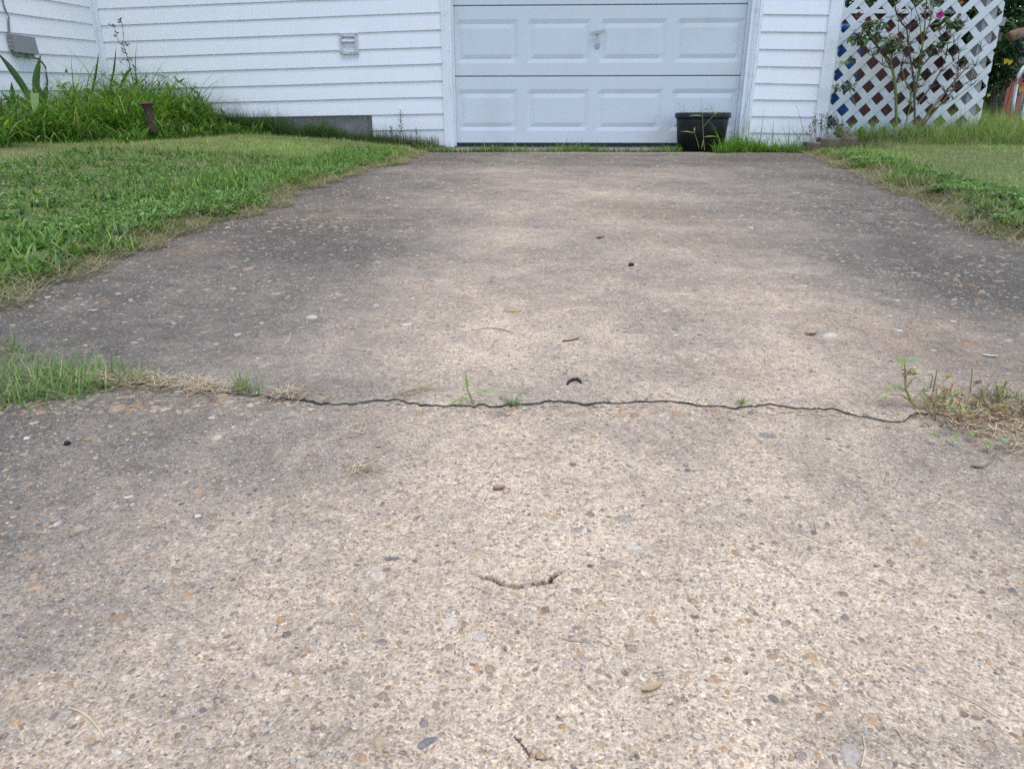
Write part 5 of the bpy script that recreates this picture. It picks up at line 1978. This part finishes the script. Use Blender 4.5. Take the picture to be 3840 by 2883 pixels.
# backdrop of the yard: a far hedge
hb = MB()
rh = random.Random(77)
for i in range(5200):
    x_ = rh.uniform(3.5, 19); z_ = rh.uniform(0, 3.4); y_ = 15.5 + rh.gauss(0, .35) + .3 * math.sin(x_ * 2)
    if rh.random() < .12: continue
    hb.leaf((x_, y_, float(g(15)) + z_), (rh.gauss(0, 1), rh.gauss(-.3, .6), rh.gauss(-.2, .8)), (rh.gauss(0, .5), -.6, .7), rh.uniform(.12, .24), rh.uniform(.09, .16), np.array(rh.choice(DG + MG[:1])) * rh.uniform(.6, 1.2), .2, .2)
hedge = empty('hedge', (11, 15.6, float(g(15))), 'dark green hedge closing off the back yard', 'hedge')
hb.build('foliage', M['leaf'], hedge)
mb = MB()
for i in range(24):
    x_ = 3.8 + i * .65
    mb.tube([(x_, 15.6, float(g(15)) - .05), (x_ + .1, 15.7, float(g(15)) + 1.4), (x_, 15.6, float(g(15)) + 3.0)], [.05, .04, .02], 6, (.10, .08, .06))
mb.build('trunks', M['stem'], hedge)

# right margin: salmon boards, white bent pipe, bark, log
ry = 7.6
bz = float(g(ry))
mb = MB()
for k in range(4):
    q = [aty(u, v, ry) for u, v in ((1002 + k * 4.2, 110), (1006 + k * 4.2, 110), (1012 + k * 3.6, 74), (1008.2 + k * 3.6, 74))]
    xb0, xb1 = q[0][0], q[1][0]
    mb.box(xb0, xb1 - .004, ry, ry + .03, bz, float(q[2][2]))
bf = mb.build('board_fence', M['salmon'])
tag(bf, 'salmon red vertical boards behind the shrub at the right edge', 'fence')
wy = 6.6
mb = MB()
mb.tube([(lambda p: p)(aty(u, v, wy)) for u, v in ((1012.5, 112), (1014, 100), (1016.5, 85), (1018.5, 76), (1023, 68), (1030, 62))], .014, 12)
tag(mb.build('bent_pipe', M['white'], None, True), 'white bent pipe in front of the red boards', 'pipe')
mb = MB()
a = aty(1021, 85, 7.75); b = aty(1045, 68, 7.75)
mb.box(a[0], a[0] + .5, 7.72, 7.75, a[2], b[2]); tag(mb.build('red_panel', M['redpaint']), 'dark red panel behind the white bent pipe', 'panel')
mb = MB()
a = aty(1022, 112, 8.0); b = aty(1045, 98, 8.0)
mb.box(a[0], a[0] + .6, 8.0, 8.03, a[2] - .05, b[2]); tag(mb.build('white_board', M['white']), 'white board low at the right edge behind the white pipe', 'board')
# pale trunk
tr = empty('tree', (aty(1020, 60, 8.6)[0], 8.6, float(g(8.6))), 'pale barked tree trunk behind the red log at the right edge', 'tree')
a = aty(1018, 60, 8.6)
mb = MB(); mb.tube([(a[0] + .04, 8.6, float(g(8.6)) - .05), (a[0] + .03, 8.6, float(g(8.6)) + .5), (a[0] + .05, 8.65, 1.4), (a[0] + .1, 8.7, 2.6)], [.16, .125, .11, .09], 14)
mb.build('trunk', M['bark'], tr, True)
mb = MB()
rt = random.Random(31)
for i in range(900):
    mb.leaf((a[0] + .1 + rt.gauss(0, .5), 8.7 + rt.gauss(0, .4), 2.9 + rt.gauss(0, .4)), (rt.gauss(0, 1), rt.gauss(0, 1), rt.gauss(-.2, .6)), (0, -.3, 1), .1, .05, np.array(rt.choice(DG)) * rt.uniform(.7, 1.3), .2, .2)
mb.build('crown', M['leaf'], tr)
# reddish log on a dark iron stand
ly = 6.75
lg = empty('log', aty(1015, 38, ly), 'reddish brown weathered log end jutting in at the right edge', 'log')
mb = MB()
p0, p1 = aty(1008.5, 36.5, ly), aty(1046, 27, ly - .05)
vs_ = []
mb.tube([p0, p0 + (p1 - p0) * .04, p0 + (p1 - p0) * .35, p0 + (p1 - p0) * .7, p1], [.034, .042, .044, .042, .04], 12)
mb.build('trunk', M['logm'], lg)
stand = MB()
for (u0, v0, u1, v1) in ((1015, 44, 1021, 56), (1018, 42, 1026, 58), (1028, 40, 1030, 110), (1034, 40, 1040, 112)):
    stand.tube([aty(u0, v0, ly + .02), aty(u1, v1, ly + .04)], .010, 7)
tag(stand.build('iron_stand', M['rubber']), 'dark iron stand carrying the reddish log', 'stand')

# ------------------------------------------------------------------ rose bush before the lattice
rb_y = 6.12
rb = aty(885, 130, rb_y)
rose = empty('rose_bush', (rb[0], rb_y, float(lawn(rb[0], rb_y))), 'thin leggy rose bush with pink blooms in front of the lattice', 'rose bush')
mb = MB()
G1, G2, G3 = (.19, .23, .08), (.12, .085, .075), (.20, .135, .085)
def P4(x, y, dy=0.): return aty(768 + x / 8.64, y / 8.64, rb_y + dy)


canes = [
    ([(1110, 1060), (1105, 850), (1100, 720), (1075, 600), (1050, 520), (960, 420), (900, 320), (860, 240)], .013, G1),
    ([(1105, 850), (1095, 700), (1060, 560), (1075, 430), (1060, 380)], .009, G1),
    ([(1110, 720), (1160, 560), (1180, 430), (1120, 330)], .006, G2),
    ([(1230, 900), (1235, 780), (1180, 690), (1150, 560), (1180, 470)], .008, G1),
    ([(1270, 1080), (1265, 860), (1260, 690), (1240, 560), (1210, 380), (1200, 250), (1150, 190), (1110, 120), (1098, 40)], .010, G2),
    ([(1265, 860), (1290, 700), (1320, 470), (1350, 300), (1360, 120), (1375, -20)], .009, G1),
    ([(1280, 740), (1330, 560), (1330, 350), (1310, 180), (1270, 60)], .006, G1),
    ([(1210, 380), (1230, 220), (1240, 90), (1285, 20)], .005, G2),
    ([(1360, 300), (1400, 180), (1430, 60), (1440, -20)], .006, G1),
    ([(1300, 1100), (1420, 930), (1530, 800), (1620, 690), (1640, 610), (1700, 560)], .011, G3),
    ([(1330, 1090), (1480, 910), (1590, 790), (1640, 650)], .009, G3),
    ([(1530, 800), (1640, 760), (1760, 690), (1790, 680)], .005, G2),
    ([(1620, 690), (1700, 600), (1790, 570), (1830, 420)], .006, G2),
    ([(1640, 610), (1650, 460), (1600, 370)], .005, G2),
    ([(1400, 950), (1600, 860), (1750, 740)], .005, G1),
    ([(1290, 900), (1400, 760), (1490, 620), (1540, 480), (1560, 330), (1640, 260), (1690, 200)], .007, G2),
    ([(1490, 620), (1600, 530), (1640, 440)], .004, G2),
    ([(1300, 600), (1420, 470), (1500, 350), (1470, 200), (1480, 130)], .006, G2),
    ([(1180, 1090), (1230, 920), (1300, 760), (1420, 640)], .006, G1),
    ([(1090, 640), (1010, 500), (920, 380), (870, 250)], .006, G1),
    ([(1200, 250), (1290, 210), (1370, 150)], .004, G2),
    ([(1130, 290), (1125, 190)], .004, G2),
    ([(1085, 600), (990, 560), (900, 480), (860, 460)], .004, G2),
    ([(760, 920), (700, 760), (680, 750)], .004, G1),
]
for i, (pts, r0, col) in enumerate(canes):
    rc2 = random.Random(i)
    n = len(pts)
    dy0 = rc2.uniform(-.10, .05)
    W_ = [P4(x, y, dy0 * (1 - k / n) * .3 + rc2.uniform(-.03, .03) - .03) for k, (x, y) in enumerate(pts)]
    mb.tube(W_, [r0 * .95 * (1 - .55 * k / (n - 1)) for k in range(n)], 6, col)
    # side twigs
    for k in range(1, n):
        for _ in range(6):
            q = W_[k]
            d = np.array([rc2.uniform(-1, 1), rc2.uniform(-.4, .2), rc2.uniform(.2, 1)])
            mb.tube([q, q + d * .035 + np.array([.005, 0, 0]), q + d * .07], [.0026, .002, .0012], 4, G2)
mb.build('canes', M['stem'], rose)
ml = MB()
rl_ = random.Random(21)
for (x, y, sp, n, cols) in ((900, 230, 60, 34, MG), (830, 300, 50, 26, MG), (800, 350, 45, 26, MG), (740, 320, 25, 10, [(.20, .30, .07)]), (960, 190, 40, 14, MG), (1060, 370, 60, 30, MG), (1060, 420, 50, 26, MG), (1150, 390, 45, 18, MG), (1560, 200, 45, 30, MG),
                            (1630, 190, 30, 14, [(.16, .28, .06)]), (1500, 385, 35, 20, [(.15, .27, .06)]), (1420, 455, 30, 12, MG), (1400, 20, 60, 22, [(.20, .26, .07), (.12, .2, .05)]), (730, 500, 25, 5, [(.16, .30, .06)]), (680, 530, 20, 4, [(.16, .30, .06)]), (600, 760, 30, 9, [(.15, .28, .06)]), (690, 750, 30, 6, [(.17, .32, .06)]), (745, 740, 22, 6, [(.17, .32, .06)]), (590, 1080, 40, 12, DG), (1330, 470, 60, 10, MG), (1240, 540, 60, 10, MG)):
    for _ in range(int(n * 1.7)):
        p = P4(rl_.gauss(x, sp * .8), rl_.gauss(y, sp * .55), rl_.uniform(-.14, -.02))
        ml.leaf(p, (rl_.gauss(0, 1), rl_.gauss(-.3, .4), rl_.gauss(-.1, .5)), (rl_.gauss(0, .4), -.5, 1), rl_.uniform(.03, .055), rl_.uniform(.018, .03), np.array(rl_.choice(cols + [(.07, .10, .04), (.10, .075, .055)])) * rl_.uniform(.5, 1.15), .25, .25)
ml.build('foliage', M['leaf'], rose)
for (x, y, fr, fc, lab) in ((1480, 128, .030, (.62, .07, .34), 'vivid pink bloom'), (1085, 325, .028, (.74, .60, .66), 'pale pink faded bloom'), (1665, 22, .014, (.70, .22, .12), None), (862, 165, .022, (.20, .09, .07), 'withered brown bloom'), (775, 130, .024, (.24, .08, .10), 'withered dark red bloom'), (1480, 440, .022, (.55, .42, .38), 'withered pale bloom'), (1560, 275, .016, (.5, .35, .36), None), (1650, 130, .016, (.35, .2, .18), None)):
    mf = MB()
    p = P4(x, y, -.08)
    for k in range(14):
        a = k * 2.4; e = .2 + .8 * (k / 14)
        mf.leaf(p + np.array([math.cos(a) * fr * .25 * e, 0, math.sin(a) * fr * .18 * e]), (math.cos(a) * e, -.7, math.sin(a) * e * .7), (math.cos(a), -.4, math.sin(a)), fr, fr * .9, np.array(fc) * rl_.uniform(.8, 1.15), .35, -.3)
    o = mf.build('flower', M['petal'], rose)
    if lab: o['label'] = lab
